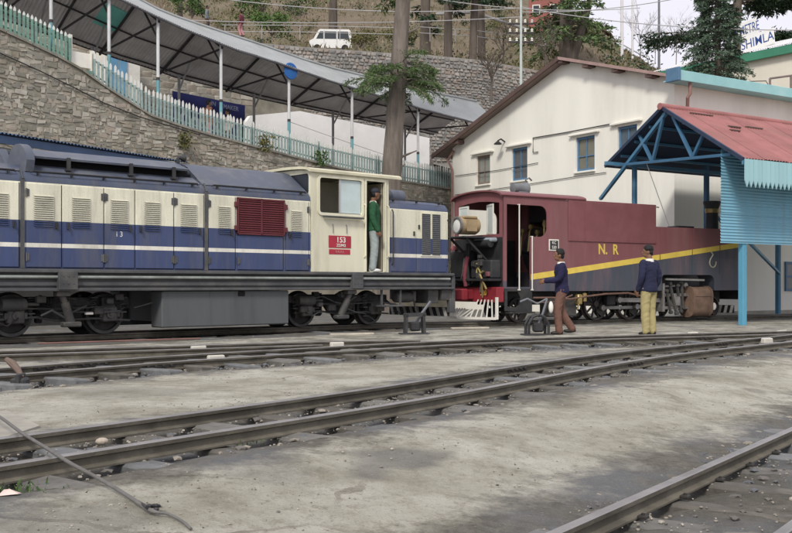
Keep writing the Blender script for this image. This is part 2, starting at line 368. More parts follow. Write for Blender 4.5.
def rubble(parent, inside, x0, x1, z0, z1, yf, sw, sh, limit, depth=.16, proud=.02, key=None):
    cells = []; z = z0
    while z < z1:
        h = sh * random.uniform(.75, 1.3); x = x0 + random.uniform(-sw, 0)
        while x < x1:
            ww = sw * random.choice((.45, .7, .9, 1.1, 1.5)) * random.uniform(.85, 1.15)
            if inside(x + ww / 2, z + h / 2): cells.append((x, x + ww, z + random.uniform(-.04, .03), z + h + random.uniform(-.03, .05)))
            x += ww
        z += h
    if key: cells.sort(key=key)
    for (a, b_, c, d) in cells[:limit]:
        o = bpy.data.objects.new('stone', random.choice(STONES)); sc.collection.objects.link(o); o.parent = parent
        pr = proud * random.uniform(.2, 1.6); o.location = ((a + b_) / 2, yf - pr + depth / 2, (c + d) / 2)
        o.scale = ((b_ - a) * .96, depth, (d - c) * .95); o.rotation_euler = (random.uniform(-.04, .04), random.uniform(-.14, .14), random.uniform(-.05, .05))
    if cells[limit:]:
        mb = MB()
        for (a, b_, c, d) in cells[limit:]:
            pr = proud * random.uniform(.2, 1.6); bb = min(b_ - a, d - c) * .12; g_ = .008; mb.cur = random.choice((0, 1, 2, 2, 3, 4))
            j = [random.uniform(-.07, .07) for _ in range(8)]
            y0 = yf - pr; y1 = yf + depth / 2; A, Bq, C, Dq = a + g_, b_ - g_, c + g_, d - g_
            mb.add([(A, y1, C), (Bq, y1, C), (Bq, y1, Dq), (A, y1, Dq), (A + bb + j[0] * .5, y0, C + bb + j[1] * .5), (Bq - bb + j[2] * .5, y0, C + bb + j[3] * .5), (Bq - bb + j[4] * .5, y0, Dq - bb + j[5] * .5), (A + bb + j[6] * .5, y0, Dq - bb + j[7] * .5)],
                   [(4, 5, 6, 7), (0, 1, 5, 4), (1, 2, 6, 5), (2, 3, 7, 6), (3, 0, 4, 7)])
        tag(mb.build('small_stones', stone_mats, parent), kind='stuff')
# fence foot line in the wall plane, from the photograph
FOOT = sorted(W.side(px, py, 0) for px, py in [(-120, -24), (-60, 2), (0, 28), (40, 46.5), (72, 62), (84, 70), (97, 80), (125, 98), (152, 115), (200, 131), (264, 148), (330, 165), (400, 180), (450, 188), (500, 196)])
def foot(x): return interp(FOOT, x)
rw = thing('retaining_wall', 'tall rubble stone retaining wall below the picket fence', 'wall', W.o, W.r)
poly = [(FOOT[0][0] - 8, 0), (FOOT[-1][0] + 4, 0), (FOOT[-1][0] + 4, foot(FOOT[-1][0] + 4))] + [p for p in reversed(FOOT)] + [(FOOT[0][0] - 8, FOOT[0][1] + 1)]
poly = [(x, z - .04 if z > 0 else z) for x, z in poly]
MB().prism(poly, 'y', .02, .7).build('wall_core', mortar, rw)
vis_lo = [W.side(px, py, 0) for px, py in [(-40, 165), (0, 172), (200, 188), (320, 205), (460, 235)]]
rubble(rw, lambda x, z: interp(vis_lo, x) < z < foot(x) - .1, -2.5, 22.5, 2.0, 10.4, .02, .235, .13, 300, key=lambda c: (c[0] + c[1]) / 2 - 3 * ((c[1] - c[0]) * (c[3] - c[2])))
mb = MB()
cop = [x for x in np.arange(-3, 22, .8)]
for a, b_ in zip(cop[:-1], cop[1:]):
    mb = MB(); za, zb = foot(a + .01), foot(b_ - .01)
    mb.add([(a + .008, -.05, za - .07), (b_ - .008, -.05, zb - .07), (b_ - .008, .45, zb - .07), (a + .008, .45, za - .07), (a + .008, -.05, za), (b_ - .008, -.05, zb), (b_ - .008, .45, zb), (a + .008, .45, za)],
           [(0, 3, 2, 1), (4, 5, 6, 7), (0, 1, 5, 4), (1, 2, 6, 5), (2, 3, 7, 6), (3, 0, 4, 7)])
    mb.build('coping_stone', stone_mats[2], rw)
cabl = MB(); pts = [W.side(px, py, -.05) for px, py in [(-60, 28), (0, 53), (40, 71), (75, 88), (104, 103), (140, 117), (200, 135)]]
cabl.tube([(x, -.05, z) for x, z in pts], .018, 6)
cb_ = cabl.build('wall_cable', pm('black_rubber', (.03, .03, .032), rough=.6)); cb_.location = W.o; cb_.rotation_euler = (0, 0, W.r)
tag(cb_, 'thin dark cable running along the face of the stone retaining wall', 'cable')
# walkway floor behind the fence
mb = MB(); vs = []
fx = list(np.arange(-8, 24, .8))
for x in fx: vs += [(x, .45, foot(x) - .03), (x, 7.6, foot(x) - .03)]
mb.add(vs, [(2 * i, 2 * i + 2, 2 * i + 3, 2 * i + 1) for i in range(len(fx) - 1)])
wk = mb.build('walkway', pm('walkway_concrete', (.33, .31, .28), .2, 1.2, .9)); wk.location = W.o; wk.rotation_euler = (0, 0, W.r); tag(wk, kind='structure')
# stone wall at the back of the walkway
bw = thing('back_wall', 'rough stone wall behind the covered walkway and blue board', 'wall', W.o, W.r)
BT = [(-8, 13.6), (4, 12.4), (9, 11.2), (14, 9.9), (24, 7.8)]
MB().prism([(-8, 3), (26, 3)] + [(x, z) for x, z in reversed([(-8, 13.6), (4, 12.4), (9, 11.2), (14, 9.9), (26, 7.6)])], 'y', 7.6, 8.1).build('wall_core', mortar, bw)
rubble(bw, lambda x, z: foot(x) - .2 < z < interp(BT, x) - .2, 1, 14, 5, 12.5, 7.6, .55, .3, 300, key=lambda c: abs((c[0] + c[1]) / 2 - 8) + .6 * abs((c[2] + c[3]) / 2 - 9))
# ------------------------------------------------------------------ hillside
UW = [(-200, 52.0, 8), (0, 54.0, 24), (150, 56.5, 33), (250, 58.0, 42), (300, 59.0, 46.6), (391, 61.0, 53), (423, 62.0, 54.5), (480, 63.5, 60), (536, 65.0, 70), (570, 66.0, 77), (640, 68.0, 90), (900, 75.0, 150)]
def uw(px): return interp([(a, b) for a, b, c in UW], px), (lambda Y, py: CAMH + (HY - py) * Y / FPX)(interp([(a, b) for a, b, c in UW], px), interp([(a, c) for a, b, c in UW], px))
SKY = [(-300, -400), (540, -60), (562, -6), (580, 12), (592, 22), (606, 37), (625, 51), (650, 69), (700, 82), (900, 100)]
def hill_z(px, Y):
    Yw, zw = uw(px); d = Y - Yw
    z = zw + interp([(-50, 0), (0, 0), (8, 1.1), (14, 2.3), (22, 4.0), (26, 4.4), (34, 9.0), (60, 22), (120, 44), (400, 70)], max(0, d))
    if px > 540:
        c95 = CAMH + (HY - interp(SKY, px)) * 95 / FPX; z = lerp(z, zw + (c95 - zw) * min(1, max(0, d / (95 - Yw))) ** .8, min(1, (px - 540) / 30))
    if px < 545: return z
    cap = CAMH + (HY - interp(SKY, px)) * min(Y, 95) / FPX - max(0, Y - 95) * .25
    return min(z, cap)
def hill_at(px, Y): p = at(px, 0, Y); p.z = hill_z(px, Y); return p
cols = np.arange(-260, 940, 5.0); dep = [0, .5, 1, 2, 3.5, 5, 6.5, 8, 9.5, 11, 12.5, 14, 16, 18, 20, 22, 24, 25.5, 27, 29, 31, 33, 36, 39, 42, 46, 50, 55, 60, 66, 74, 84, 100, 130]
vs = []
for d in dep:
    for px in cols:
        Yw, zw = uw(px); Y = Yw + .25 + d; p = at(px, 0, Y); p.z = hill_z(px, Y) - .05
        p.z += mnoise.fractal(Vector((p.x, p.y, 0)) * .22, 1, 2, 4) * min(.7, d * .06) + mnoise.fractal(Vector((p.x, p.y, 5)) * 1.1, 1, 2, 3) * min(.22, d * .05)
        vs.append(p)
nc = len(cols); fs = [(j * nc + i, j * nc + i + 1, (j + 1) * nc + i + 1, (j + 1) * nc + i) for j in range(len(dep) - 1) for i in range(nc - 1)]
m = bpy.data.materials.new('hill_soil'); m.use_nodes = True; t = m.node_tree; b = t.nodes['Principled BSDF']; vec = nn(t, 'ShaderNodeTexCoord').outputs['Object']
a1 = noisen(t, vec, .16, 5, .6); a2 = noisen(t, vec, .9, 7, .7); a3 = noisen(t, vec, 5, 6, .7)
c = mixc(t, ramp(t, a1, .35, .65), (.19, .15, .115), (.17, .155, .10)); c = mixc(t, ramp(t, a2, .4, .7), c, (.25, .205, .16)); c = mixc(t, mathn(t, 'MULTIPLY', ramp(t, a3, .5, .7), .6, True), c, (.13, .11, .06))
c = mixc(t, mathn(t, 'MULTIPLY', ramp(t, a2, .36, .28), .6, True), c, (.10, .14, .05))
t.links.new(c, b.inputs['Base Color']); b.inputs['Roughness'].default_value = .95; b.inputs['Specular IOR Level'].default_value = .1
bn = nn(t, 'ShaderNodeBump'); bn.inputs['Strength'].default_value = .8; bn.inputs['Distance'].default_value = .25; t.links.new(a3, bn.inputs['Height']); t.links.new(bn.outputs[0], b.inputs['Normal'])
HILLM = m
hb = MB(); hb.add(vs, fs); hl = hb.build('hillside', m, smooth=60); tag(hl, kind='structure')
# terrace strip between the walkway's back wall and the upper wall
mb = MB(); vs = []
for x, z in [(-8, 13.6), (4, 12.4), (9, 11.2), (14, 9.9), (26, 7.6), (50, 5)]:
    p = W.wor((x, 8.0, z - .1)); px = CX + FPX * p.x / p.y; Yw, zw = uw(px); q = at(px, 0, Yw + .1); q.z = max(z - .5, zw - 7.5); vs += [p, q]
mb.add(vs, [(2 * i, 2 * i + 2, 2 * i + 3, 2 * i + 1) for i in range(5)]); tag(mb.build('terrace', HILLM), kind='structure')
# upper retaining wall: faceted rubble too far off to pick apart singly
uwt = thing('upper_wall', 'long grey rubble wall holding the hillside road below the van', 'wall')
wcore = MB(); fcs = MB(); cs = np.arange(-220, 720, 10.0)
def uwp(px, dz): Yw, zw = uw(px); p = at(px, 0, Yw); p.z = zw - dz; return p
vs = []
for px in cs: a = uwp(px, 0); b2 = uwp(px, 9.0); vs += [a, b2, a + Vector((0, .6, 0)), b2 + Vector((0, .6, 0))]
wcore.add(vs, [f for i in range(len(cs) - 1) for f in ((4 * i, 4 * i + 4, 4 * i + 5, 4 * i + 1), (4 * i, 4 * i + 2, 4 * i + 6, 4 * i + 4))])
wcore.build('wall_core', pm('mortar_upper', (.26, .25, .235), .3, .8, .95, bump=.6, bscale=6), uwt)
upm = [pm('ustone_%d' % i, c, .25, 1.2, .95, bump=.3, bscale=10) for i, c in enumerate([(.30, .29, .275), (.36, .34, .32), (.24, .235, .225), (.39, .36, .33), (.33, .28, .245)])]
dz = 0.05
while dz < 6.5:
    h = random.uniform(.13, .24); px = 150.0
    while px < 600:
        wp = random.uniform(2.6, 6.5); fcs.cur = random.randrange(5); o = Vector((random.uniform(-.03, .03), -.05 - random.random() * .07, random.uniform(-.04, .04)))
        a, b2, c2, d2 = uwp(px + .5, dz + h - .03), uwp(px + wp - .5, dz + h - .03), uwp(px + wp - .5, dz + .03), uwp(px + .5, dz + .03)
        fr = [q + o + Vector((random.uniform(-.03, .03), 0, random.uniform(-.03, .03))) for q in (a, b2, c2, d2)]; ct = sum(fr, Vector()) / 4; fr = [ct + (q - ct) * .86 for q in fr]
        fcs.add([a, b2, c2, d2] + fr, [(4, 5, 6, 7), (0, 1, 5, 4), (1, 2, 6, 5), (2, 3, 7, 6), (3, 0, 4, 7)]); px += wp
    dz += h
tag(fcs.build('rubble_stones', upm, uwt), kind='stuff')
# ------------------------------------------------------------------ tracks
rail_m = pm('rail_rust', (.105, .095, .075), .3, 4, .85, metal=.0, bump=.3, bscale=50, dirt=(.20, .185, .15), dirt_amt=.6, dscale=2)
head_m = pm('rail_head', (.30, .29, .285), .2, 3, .45, metal=.55, bump=.05, spec=.5)
sleeper_m = [pm('sleeper_%d' % i, c, .3, 5, .92, bump=.5, bscale=25, dirt=(.22, .20, .17), dirt_amt=.7, dscale=2.2) for i, c in enumerate([(.12, .112, .098), (.15, .145, .135), (.165, .17, .175)])]
RP = [(-.046, 0), (.046, 0), (.046, .010), (.011, .022), (.009, .058), (.027, .066), (.028, .088), (.022, .094), (-.022, .094), (-.028, .088), (-.027, .066), (-.009, .058), (-.011, .022), (-.046, .010)]
def rail(pts, parent, name='rail', z=None):
    mb = MB(); n = len(RP); N = len(pts); vs = []
    for i, p in enumerate(pts):
        d = (pts[min(i + 1, N - 1)] - pts[max(i - 1, 0)]); d.z = 0; d.normalize(); s_ = Vector((-d.y, d.x, 0))
        for (a, h) in RP: vs.append(p + s_ * a + Vector((0, 0, h - .094)))
    mb.v = [tuple(v) for v in vs]
    for i in range(N - 1):
        for k in range(n): mb.f.append((i * n + k, i * n + (k + 1) % n, (i + 1) * n + (k + 1) % n, (i + 1) * n + k)); mb.mi.append(1 if k in (7, 8) or k == 6 else 0)
    mb.f.append(tuple(range(n))); mb.mi.append(0); mb.f.append(tuple((N - 1) * n + k for k in range(n))); mb.mi.append(0)
    return mb.build(name, [rail_m, head_m], parent, smooth=25)
def sl_mesh(i, L):
    return MB().cbox(-.105, .105, -L / 2, L / 2, -.11, .012, .018, .012).mesh('sleeper', sleeper_m[i])
SL = [sl_mesh(i % 3, 1.55 + .14 * (i % 3)) for i in range(6)]
fp = MB(); fp.box(-.23, .23, -.02, .02, -.06, -.022)
for k in range(4): fp.lathe([(.001, -.045), (.017, -.043), (.017, -.02)], (-.165 + .11 * k, 0, -.04), 'y', 6)
FP = fp.mesh('fishplate', pm('fishplate_iron', (.05, .047, .045), .3, 8, .7, metal=.3))
def resample(pts, step):
    out = []; acc = 0.0; nxt = 0.0
    for a, b in zip(pts[:-1], pts[1:]):
        L = (b - a).length
        while nxt <= acc + L: out.append((a + (b - a) * ((nxt - acc) / L), (b - a).normalized())); nxt += step
        acc += L
    return out
def track(name, label, pts, sp, proud, sub=None, joints=()):
    tr = thing(name, label, 'railway track')
    for s_ in (-1, 1): rail(off(pts, s_ * .405), tr)
    for (p, d) in resample(pts, sp):
        if not (-13 < p.x < 16 and 1.0 < p.y < 33): continue
        link_copy(random.choice(SL), 'sleeper', tr, (p.x + random.uniform(-.04, .04), p.y + random.uniform(-.04, .04), p.z - .112 + proud + random.uniform(-.012, .006)), (random.uniform(-.015, .015), random.uniform(-.02, .02), math.atan2(d.y, d.x) + random.uniform(-.05, .05)))
    rs = resample(pts, .05)
    for (px, s_) in joints:
        bestp = min(rs, key=lambda q: abs(CX + FPX * q[0].x / q[0].y - px) if q[0].y > 1 else 1e9); p, d = bestp; q = p + Vector((-d.y, d.x, 0)) * s_ * .405
        link_copy(FP, 'fishplate', tr, (q.x, q.y, q.z), (0, 0, math.atan2(d.y, d.x)))
    return tr
track('railway_track', 'railway track carrying the blue diesel and the maroon steam engine', T1, .66, .0, joints=[(520, -1), (690, -1)])
t2 = track('railway_track', 'curving railway turnout between the engines and the middle track', T2, .64, .045, joints=[(72, 1), (115, 1), (137, -1), (535, 1), (565, -1), (475, -1), (690, -1)])
rail(R1, t2, 'stock_rail'); rail(R1I, t2, 'switch_rail')
track('railway_track', 'middle railway track crossing the yard with rusty rails close together', T3, .62, .008, joints=[(550, 1), (603, -1), (745, 1)])
track('railway_track', 'nearest railway track in the bottom right corner', T4, .6, .0, joints=[])
# clips at the near rail of the nearest track
clip = MB(); clip.cbox(-.022, .022, -.025, .025, 0, .018, .004); clip.lathe([(.001, .03), (.010, .028), (.010, .01)], (0, 0, 0), 'z', 6)
CL = clip.mesh('rail_clip', MATS['fishplate_iron'])
for o in list(bpy.data.objects):
    if o.name.startswith('railway_track') and 'nearest' in o.get('label', ''):
        for (p, d) in resample(T4, .6):
            for s_ in (-1, 1):
                for e in (-.07, .07):
                    q = p + Vector((-d.y, d.x, 0)) * (s_ * .405 + e); link_copy(CL, 'rail_clip', o, (q.x, q.y, p.z - .092), (0, 0, math.atan2(d.y, d.x)))
# ballast and grit along the tracks
def pebble(i, r):
    bm = bmesh.new(); bmesh.ops.create_icosphere(bm, subdivisions=1, radius=r)
    vs = [v.co * random.uniform(.65, 1.2) for v in bm.verts]; fs = [[v.index for v in f.verts] for f in bm.faces]; bm.free(); return vs, fs
peb = [pebble(i, 1.0) for i in range(6)]; gb = MB()
for k in range(7000):
    Y = 2.2 + 16 * random.random() ** 1.6; q = Vector((random.uniform(-.45, .45) * Y, Y, 0)); s_ = random.uniform(.0025, .007) * (2 if random.random() < .04 else 1)
    if mnoise.noise(q * .8) < -.12: continue
    vs, fs = random.choice(peb); gb.cur = random.choice([0, 0, 1, 2, 2]); zd = drop(q.x, q.y); gb.add([(q.x + v.x * s_, q.y + v.y * s_, v.z * s_ * .6 + .004 + zd) for v in vs], fs)
for k in range(9000):
    T = random.choice([T1, T2, T2, T3, T3, T3, T4, T4]); i = random.randrange(len(T) - 1); p = T[i].lerp(T[i + 1], random.random()); d = (T[i + 1] - T[i]).normalized()
    e = random.gauss(0, .62) if random.random() < .8 else random.uniform(-1.4, 1.4); q = p + Vector((-d.y, d.x, 0)) * e
    if q.y < 1.5 or q.y > 28 or abs(q.x) > 13: continue
    s_ = random.uniform(.004, .012) * (1.7 if random.random() < .06 else 1); vs, fs = random.choice(peb); gb.cur = random.choice([0, 0, 1, 2])
    zd = drop(q.x, q.y); gb.add([(q.x + v.x * s_, q.y + v.y * s_, zd + v.z * s_ * .6 + s_ * .1) for v in vs], fs)
for k in range(1500):
    T, a0, a1 = random.choice([(T2, -1.05, -.5), (T2, -1.0, -.45), (T3, -.95, -.5), (T3, -.3, .3), (T2, -.3, .3), (T4, -.3, .3), (T4, .5, .8)]); i = random.randrange(len(T) - 1); p = T[i].lerp(T[i + 1], random.random()); d = (T[i + 1] - T[i]).normalized(); q = p + Vector((-d.y, d.x, 0)) * random.uniform(a0, a1)
    if q.y < 2 or q.y > 24 or abs(q.x) > 12: continue
    s_ = random.uniform(.012, .030) * (1.5 if random.random() < .15 else 1); vs, fs = random.choice(peb); gb.cur = random.choice([1, 1, 3, 3, 0]); zd = drop(q.x, q.y); gb.add([(q.x + v.x * s_ * 1.3, q.y + v.y * s_, v.z * s_ * .5 + zd) for v in vs], fs)
tag(gb.build('ballast', [pm('grit_a', (.26, .235, .20), rough=.95), pm('grit_b', (.14, .13, .12), rough=.95), pm('grit_c', (.36, .33, .28), rough=.95), pm('grit_d', (.12, .125, .135), rough=.95)]), 'grey and brown grit scattered along the tracks', 'gravel', kind='stuff')
# ------------------------------------------------------------------ diesel locomotive
BLUE = (.046, .068, .16); CREAM = (.72, .705, .565); GREY = (.135, .142, .15)
d_side = pm('diesel_paint', CREAM, .16, 2.2, .48, bump=.22, bscale=3.2, dirt=(.16, .145, .11), dirt_amt=.48, dscale=2.8, streak=True, spec=.45, fleck=.35,
            bands=[(-1, 1.93, BLUE), (1.49, 1.56, (.76, .74, .66)), (2.555, 9, (.065, .082, .13))])
d_roof = pm('diesel_roof', (.082, .096, .132), .25, 1.5, .5, bump=.2, bscale=3, dirt=(.20, .20, .20), dirt_amt=.6, dscale=1.8, spec=.5)
d_cab = pm('cab_cream', (.74, .715, .56), .09, 1.6, .48, bump=.15, bscale=3, dirt=(.28, .24, .16), dirt_amt=.5, dscale=2.2, streak=True, spec=.4)
d_cabin = pm('cab_inside', (.60, .58, .46), .15, 2, .7)
d_grey = pm('frame_grey', (.078, .081, .086), .25, 2.5, .65, dirt=(.19, .175, .15), dirt_amt=.5, dscale=2)
d_pipe = pm('pipe_grey', (.30, .33, .31), .25, 3, .5, dirt=(.12, .12, .11), dirt_amt=.6)
d_tank = pm('tank_grey', (.115, .125, .13), .28, 1.6, .6, bump=.1, bscale=5, dirt=(.06, .06, .06), dirt_amt=.7, dscale=1.6, streak=True)
d_dark = pm('running_gear', (.026, .025, .026), .35, 4, .75, bump=.2, dirt=(.11, .10, .088), dirt_amt=.6, dscale=3)
d_mid = pm('running_gear_worn', (.065, .064, .064), .35, 4, .65, bump=.2, dirt=(.16, .14, .11), dirt_amt=.5, dscale=3)
d_red = pm('grille_red', (.125, .028, .035), .2, 3, .55, dirt=(.08, .03, .03), dirt_amt=.5)
black = pm('black_void', (.012, .012, .013), .2, 3, .9, bump=0)
white_p = pm('white_paint', (.74, .72, .66), .1, 4, .6)
iron = pm('dark_iron', (.05, .05, .053), .3, 6, .6, metal=.3)
dl = thing('diesel_locomotive', 'blue and cream diesel locomotive with a long louvred hood standing at left', 'locomotive', D.o, D.r)
HW = 1.05
prof = [(-HW, 1.14), (-HW, 2.56), (-1.035, 2.65), (-.98, 2.72), (-.36, 3.14), (-.15, 3.19), (.15, 3.19), (.36, 3.14), (.98, 2.72), (1.035, 2.65), (HW, 2.56), (HW, 1.14)]
prof_l = [(-HW, 1.14), (-HW, 2.56), (-1.035, 2.65), (-.98, 2.72), (-.70, 2.86), (-.66, 2.86), (.66, 2.86), (.70, 2.86), (.98, 2.72), (1.035, 2.65), (HW, 2.56), (HW, 1.14)]
hood = MB(); hood.prism(prof, 'x', -4.44, -2.05); hood.prism(prof_l, 'x', -10.2, -4.45); hood.build('long_hood', d_side, dl, smooth=35)
rp = MB(); e = .006
pr2 = [(-.985, 2.735), (-.36, 3.148), (-.15, 3.20), (.15, 3.20), (.36, 3.148), (.985, 2.735), (.95, 2.70), (.0, 3.1), (-.95, 2.70)]
rp.prism(pr2, 'x', -4.50, -2.08); rp.build('hood_roof', d_roof, dl, smooth=30)
# open roof hatch: lower sill, dark slot, raised lid with props
ht = MB(); ht.prism([(-.985, 2.735), (-.72, 2.875), (-.70, 2.84), (-.96, 2.71)], 'x', -7.7, -4.55); hs = ht.build('roof_hatch', d_roof, dl)
lid = MB(); lid.prism([(-.88, 3.01), (-.34, 3.19), (0, 3.22), (.34, 3.19), (.88, 3.01), (.87, 2.975), (.33, 3.155), (0, 3.185), (-.33, 3.155), (-.87, 2.975)], 'x', -7.62, -4.72); lid.build('hatch_lid', d_roof, hs)
mbk = MB(); mbk.box(-7.6, -4.6, -.62, .62, 2.865, 3.08); mbk.build('hatch_opening', black, hs)
for u in (-7.05, -5.9, -5.05):
    k = MB(); k.box(u - .03, u + .03, -.93, -.89, 2.80, 3.02); k.box(u - .05, u + .05, -.96, -.86, 2.80, 2.83); k.cbox(u - .05, u + .05, -.97, -.88, 2.72, 2.78, .012); k.build('hatch_prop', iron, hs)
fr = MB(); fr.prism([(-.985, 2.735)] + [(-.62 + .42 * math.cos(R(a)), 2.86 + .36 * math.sin(R(a))) for a in range(170, -1, -17)] + [(.2, 3.22), (.62, 3.2), (.985, 2.735)], 'x', -7.82, -7.68); fr.build('hatch_end_fairing', d_roof, hs, smooth=30)
fr2 = MB(); fr2.prism([(-.985, 2.735), (-.6, 2.88), (.6, 2.88), (.985, 2.735)], 'x', -10.15, -7.88); fr2.build('rear_roof', d_roof, dl)
hn = MB(); hn.tube([(-4.62, -.3, 3.18), (-4.62, -.3, 3.27), (-4.58, -.3, 3.3)], .035, 8); hn.lathe([(.03, 0), (.05, .06), (.085, .12)], (-4.6, -.3, 3.29), 'x', 12); hn.build('horn', iron, dl, smooth=40)
# grey divider bars, handrails
for u in (-7.90, -4.465):
    k = MB(); k.box(u - .032, u + .032, -HW - .025, -HW + .0, 1.142, 2.6); k.bar((u, -HW - .01, 2.59), (u, -.96, 2.745), .064, .03, (1, 0, 0)); k.build('divider_bar', d_grey, dl)
def handrail(u0, u1, y, z, par, n=4):
    k = MB(); k.tube([(u0, y + .04, z - .02), (u0 + .03, y, z), (u1 - .03, y, z), (u1, y + .04, z - .02)], .013, 6)
    for i in range(n):
        u = lerp(u0 + .12, u1 - .12, i / (n - 1)); k.box(u - .015, u + .015, y, y + .05, z - .05, z + .01)
    return k.build('handrail', iron, par)
handrail(-7.75, -4.62, -1.06, 2.735, dl, 6); handrail(-4.33, -2.15, -1.06, 2.735, dl, 4); handrail(-10.1, -8.0, -1.06, 2.735, dl, 4)
# hood doors
def louvre(u0, u1, z0, z1, n, par, y, m):
    k = MB()
    for i in range(n):
        z = lerp(z0, z1, (i + .15) / n); h = (z1 - z0) / n
        k.cur = 0; k.add([(u0, y - .001, z + h * .62), (u1, y - .001, z + h * .62), (u1, y - .024, z), (u0, y - .024, z)], [(0, 3, 2, 1)]); k.cur = 1; k.add([(u0, y - .024, z), (u1, y - .024, z), (u1, y - .001, z - h * .10), (u0, y - .001, z - h * .10)], [(0, 3, 2, 1)])  # second faces are black: painted shade under each slat
    return k.build('louvre', [m, black], par)
louv_m = pm('louvre_paint', (.62, .60, .48), .15, 3, .55, bands=[(-1, 1.93, BLUE)], dirt=(.14, .13, .10), dirt_amt=.6, dscale=3)
def door(u0, u1, z0=1.165, z1=2.535, lv=None, par=dl, y=-HW, handle=True, hs=1):
    k = MB(); k.cbox(u0 + .008, u1 - .008, y - .016, y - .001, z0, z1, .005); dd = k.build('hood_door', d_side, par)
    if lv: louvre(lv[0], lv[1], lv[2], lv[3], lv[4], dd, y - .016, louv_m)
    if handle:
        h = MB(); hu = u1 - .09 if hs > 0 else u0 + .09
        h.cbox(hu - .02, hu + .02, y - .045, y - .014, 1.80, 1.92, .008); h.tube([(hu, y - .045, 1.86), (hu, y - .06, 1.86), (hu, y - .06, 1.77)], .010, 6); h.build('handle', iron, dd)
    for z in (1.33, 2.38):
        q = MB(); hu = u0 + .03 if hs > 0 else u1 - .03
        q.cbox(hu - .022, hu + .022, y - .028, y - .012, z - .06, z + .06, .004); q.lathe([(.013, -.07), (.013, .07)], (hu - .025 * hs, y - .024, z), 'z', 8); q.build('hinge', d_grey, dd)
    s2 = MB(); s2.box(u1 - .008, u1 + .008, y - .004, y - .0005, z0, z1); s2.build('door_gap_shade', black, dd); s2 = MB(); s2.box(u0, u1, y - .004, y - .0005, z0 - .012, z0); s2.build('door_gap_shade', black, dd); return dd  # black strips paint the shadow in the gaps round the door
for (a, b_, l0, l1, hs_) in [(-9.9, -9.3, -9.72, -9.44, 1), (-9.28, -8.62, -9.1, -8.8, 1), (-8.6, -7.95, -8.42, -8.13, 1), (-7.84, -7.24, -7.71, -7.38, 1), (-7.22, -6.49, -7.06, -6.74, -1), (-6.47, -5.91, -6.36, -6.04, 1), (-5.89, -5.14, -5.72, -5.42, -1), (-5.12, -4.52, -5.0, -4.67, 1), (-4.42, -3.83, -4.20, -3.95, 1), (-2.66, -2.09, -2.53, -2.28, -1)]:
    door(a, b_, lv=(l0, l1, 1.83, 2.36, 15), hs=hs_)
for u, z, s_ in [(-6.2, 1.75, .13)]:
    text('chalk_marks', 'i 3', s_, white_p, dl, (u, -HW - .018, z), UP, .001)
# oxide red radiator grille
gr = MB(); u0, u1, z0, z1 = -3.80, -2.70, 1.83, 2.535; y = -HW
gr.box(u0, u1, y - .02, y - .001, z0, z1)
for (a, b_, c_, d_) in [(u0, u1, z0, z0 + .035), (u0, u1, z1 - .035, z1), (u0, u0 + .035, z0, z1), (u1 - .035, u1, z0, z1), ((u0 + u1) / 2 - .02, (u0 + u1) / 2 + .02, z0, z1)]: gr.cbox(a, b_, y - .05, y - .021, c_, d_, .004)
gro = gr.build('radiator_grille', d_red, dl)
slat = MB(); L = .49; slat.add([(-L / 2, -.045, -.012), (L / 2, -.045, -.012), (L / 2, -.022, .018), (-L / 2, -.022, .018), (-L / 2, -.038, -.016), (L / 2, -.038, -.016), (L / 2, -.018, .012), (-L / 2, -.018, .012)], [(0, 1, 2, 3), (4, 7, 6, 5), (0, 4, 5, 1), (3, 2, 6, 7), (0, 3, 7, 4), (1, 5, 6, 2)]); SLM = slat.mesh('slat', d_red)
for i in range(15):
    for c_ in (0, 1): link_copy(SLM, 'slat', gro, (u0 + .29 + c_ * .525, y - .003, z0 + .06 + i * .0425))
for z in (1.95, 2.4):
    for u in (u0 - .03, u1 + .03): MB().cbox(u - .03, u + .03, y - .06, y - .002, z - .05, z + .05, .008).build('grille_catch', d_red, gro)
# lower blue doors under the grille
door(-3.78, -2.72, 1.165, 1.815, handle=False)
# cab
c0, c1 = -2.03, .055
win = (-1.83, -.70, 2.34, 3.06); dr = (-.58, -.07, 1.15, 3.07)
cabw = MB(); outer = [(c0, 1.14), (c1, 1.14), (c1, 3.17), (c0, 3.17)]
cabw.prism(outer, 'y', -HW - .01, -HW + .04, holes=[list(reversed(rrect(win[0], win[1], win[2], win[3], .06))), [(dr[0], dr[2]), (dr[0], dr[3]), (dr[1], dr[3]), (dr[1], dr[2])]])
cabw.prism(outer, 'y', HW - .04, HW + .01, holes=[list(reversed(rrect(win[0], win[1], win[2], win[3], .06)))])
cab = cabw.build('cab', d_cab, dl)
archp = [(-HW + .04, 3.17)] + [(-HW * math.cos(R(a)) * .97, 3.17 + .06 * math.sin(R(a))) for a in range(15, 170, 15)] + [(HW - .04, 3.17)]
ew = MB(); ew.prism([(-HW + .041, 1.14), (HW - .041, 1.14)] + list(reversed(archp)), 'x', c0, c0 + .04, holes=[rrect(-.97, -.30, 2.70, 3.13, .07), rrect(.30, .97, 2.70, 3.13, .07)]); ew.build('cab_end_wall', d_cab, cab)
ew = MB(); ew.prism([(-HW + .041, 1.14), (HW - .041, 1.14)] + list(reversed(archp)), 'x', c1 - .04, c1, holes=[rrect(-.92, -.38, 2.82, 3.12, .07), rrect(.38, .92, 2.82, 3.12, .07)]); ew.build('cab_end_wall', d_cab, cab)
dk = glass('dark_glass', (.03, .035, .045), .08)
for x in (c0 + .015, c1 - .03):
    for s_ in (-1, 1): MB().box(x, x + .01, s_ * .985, s_ * .28, 2.68, 3.15).build('cab_end_window', dk, cab)
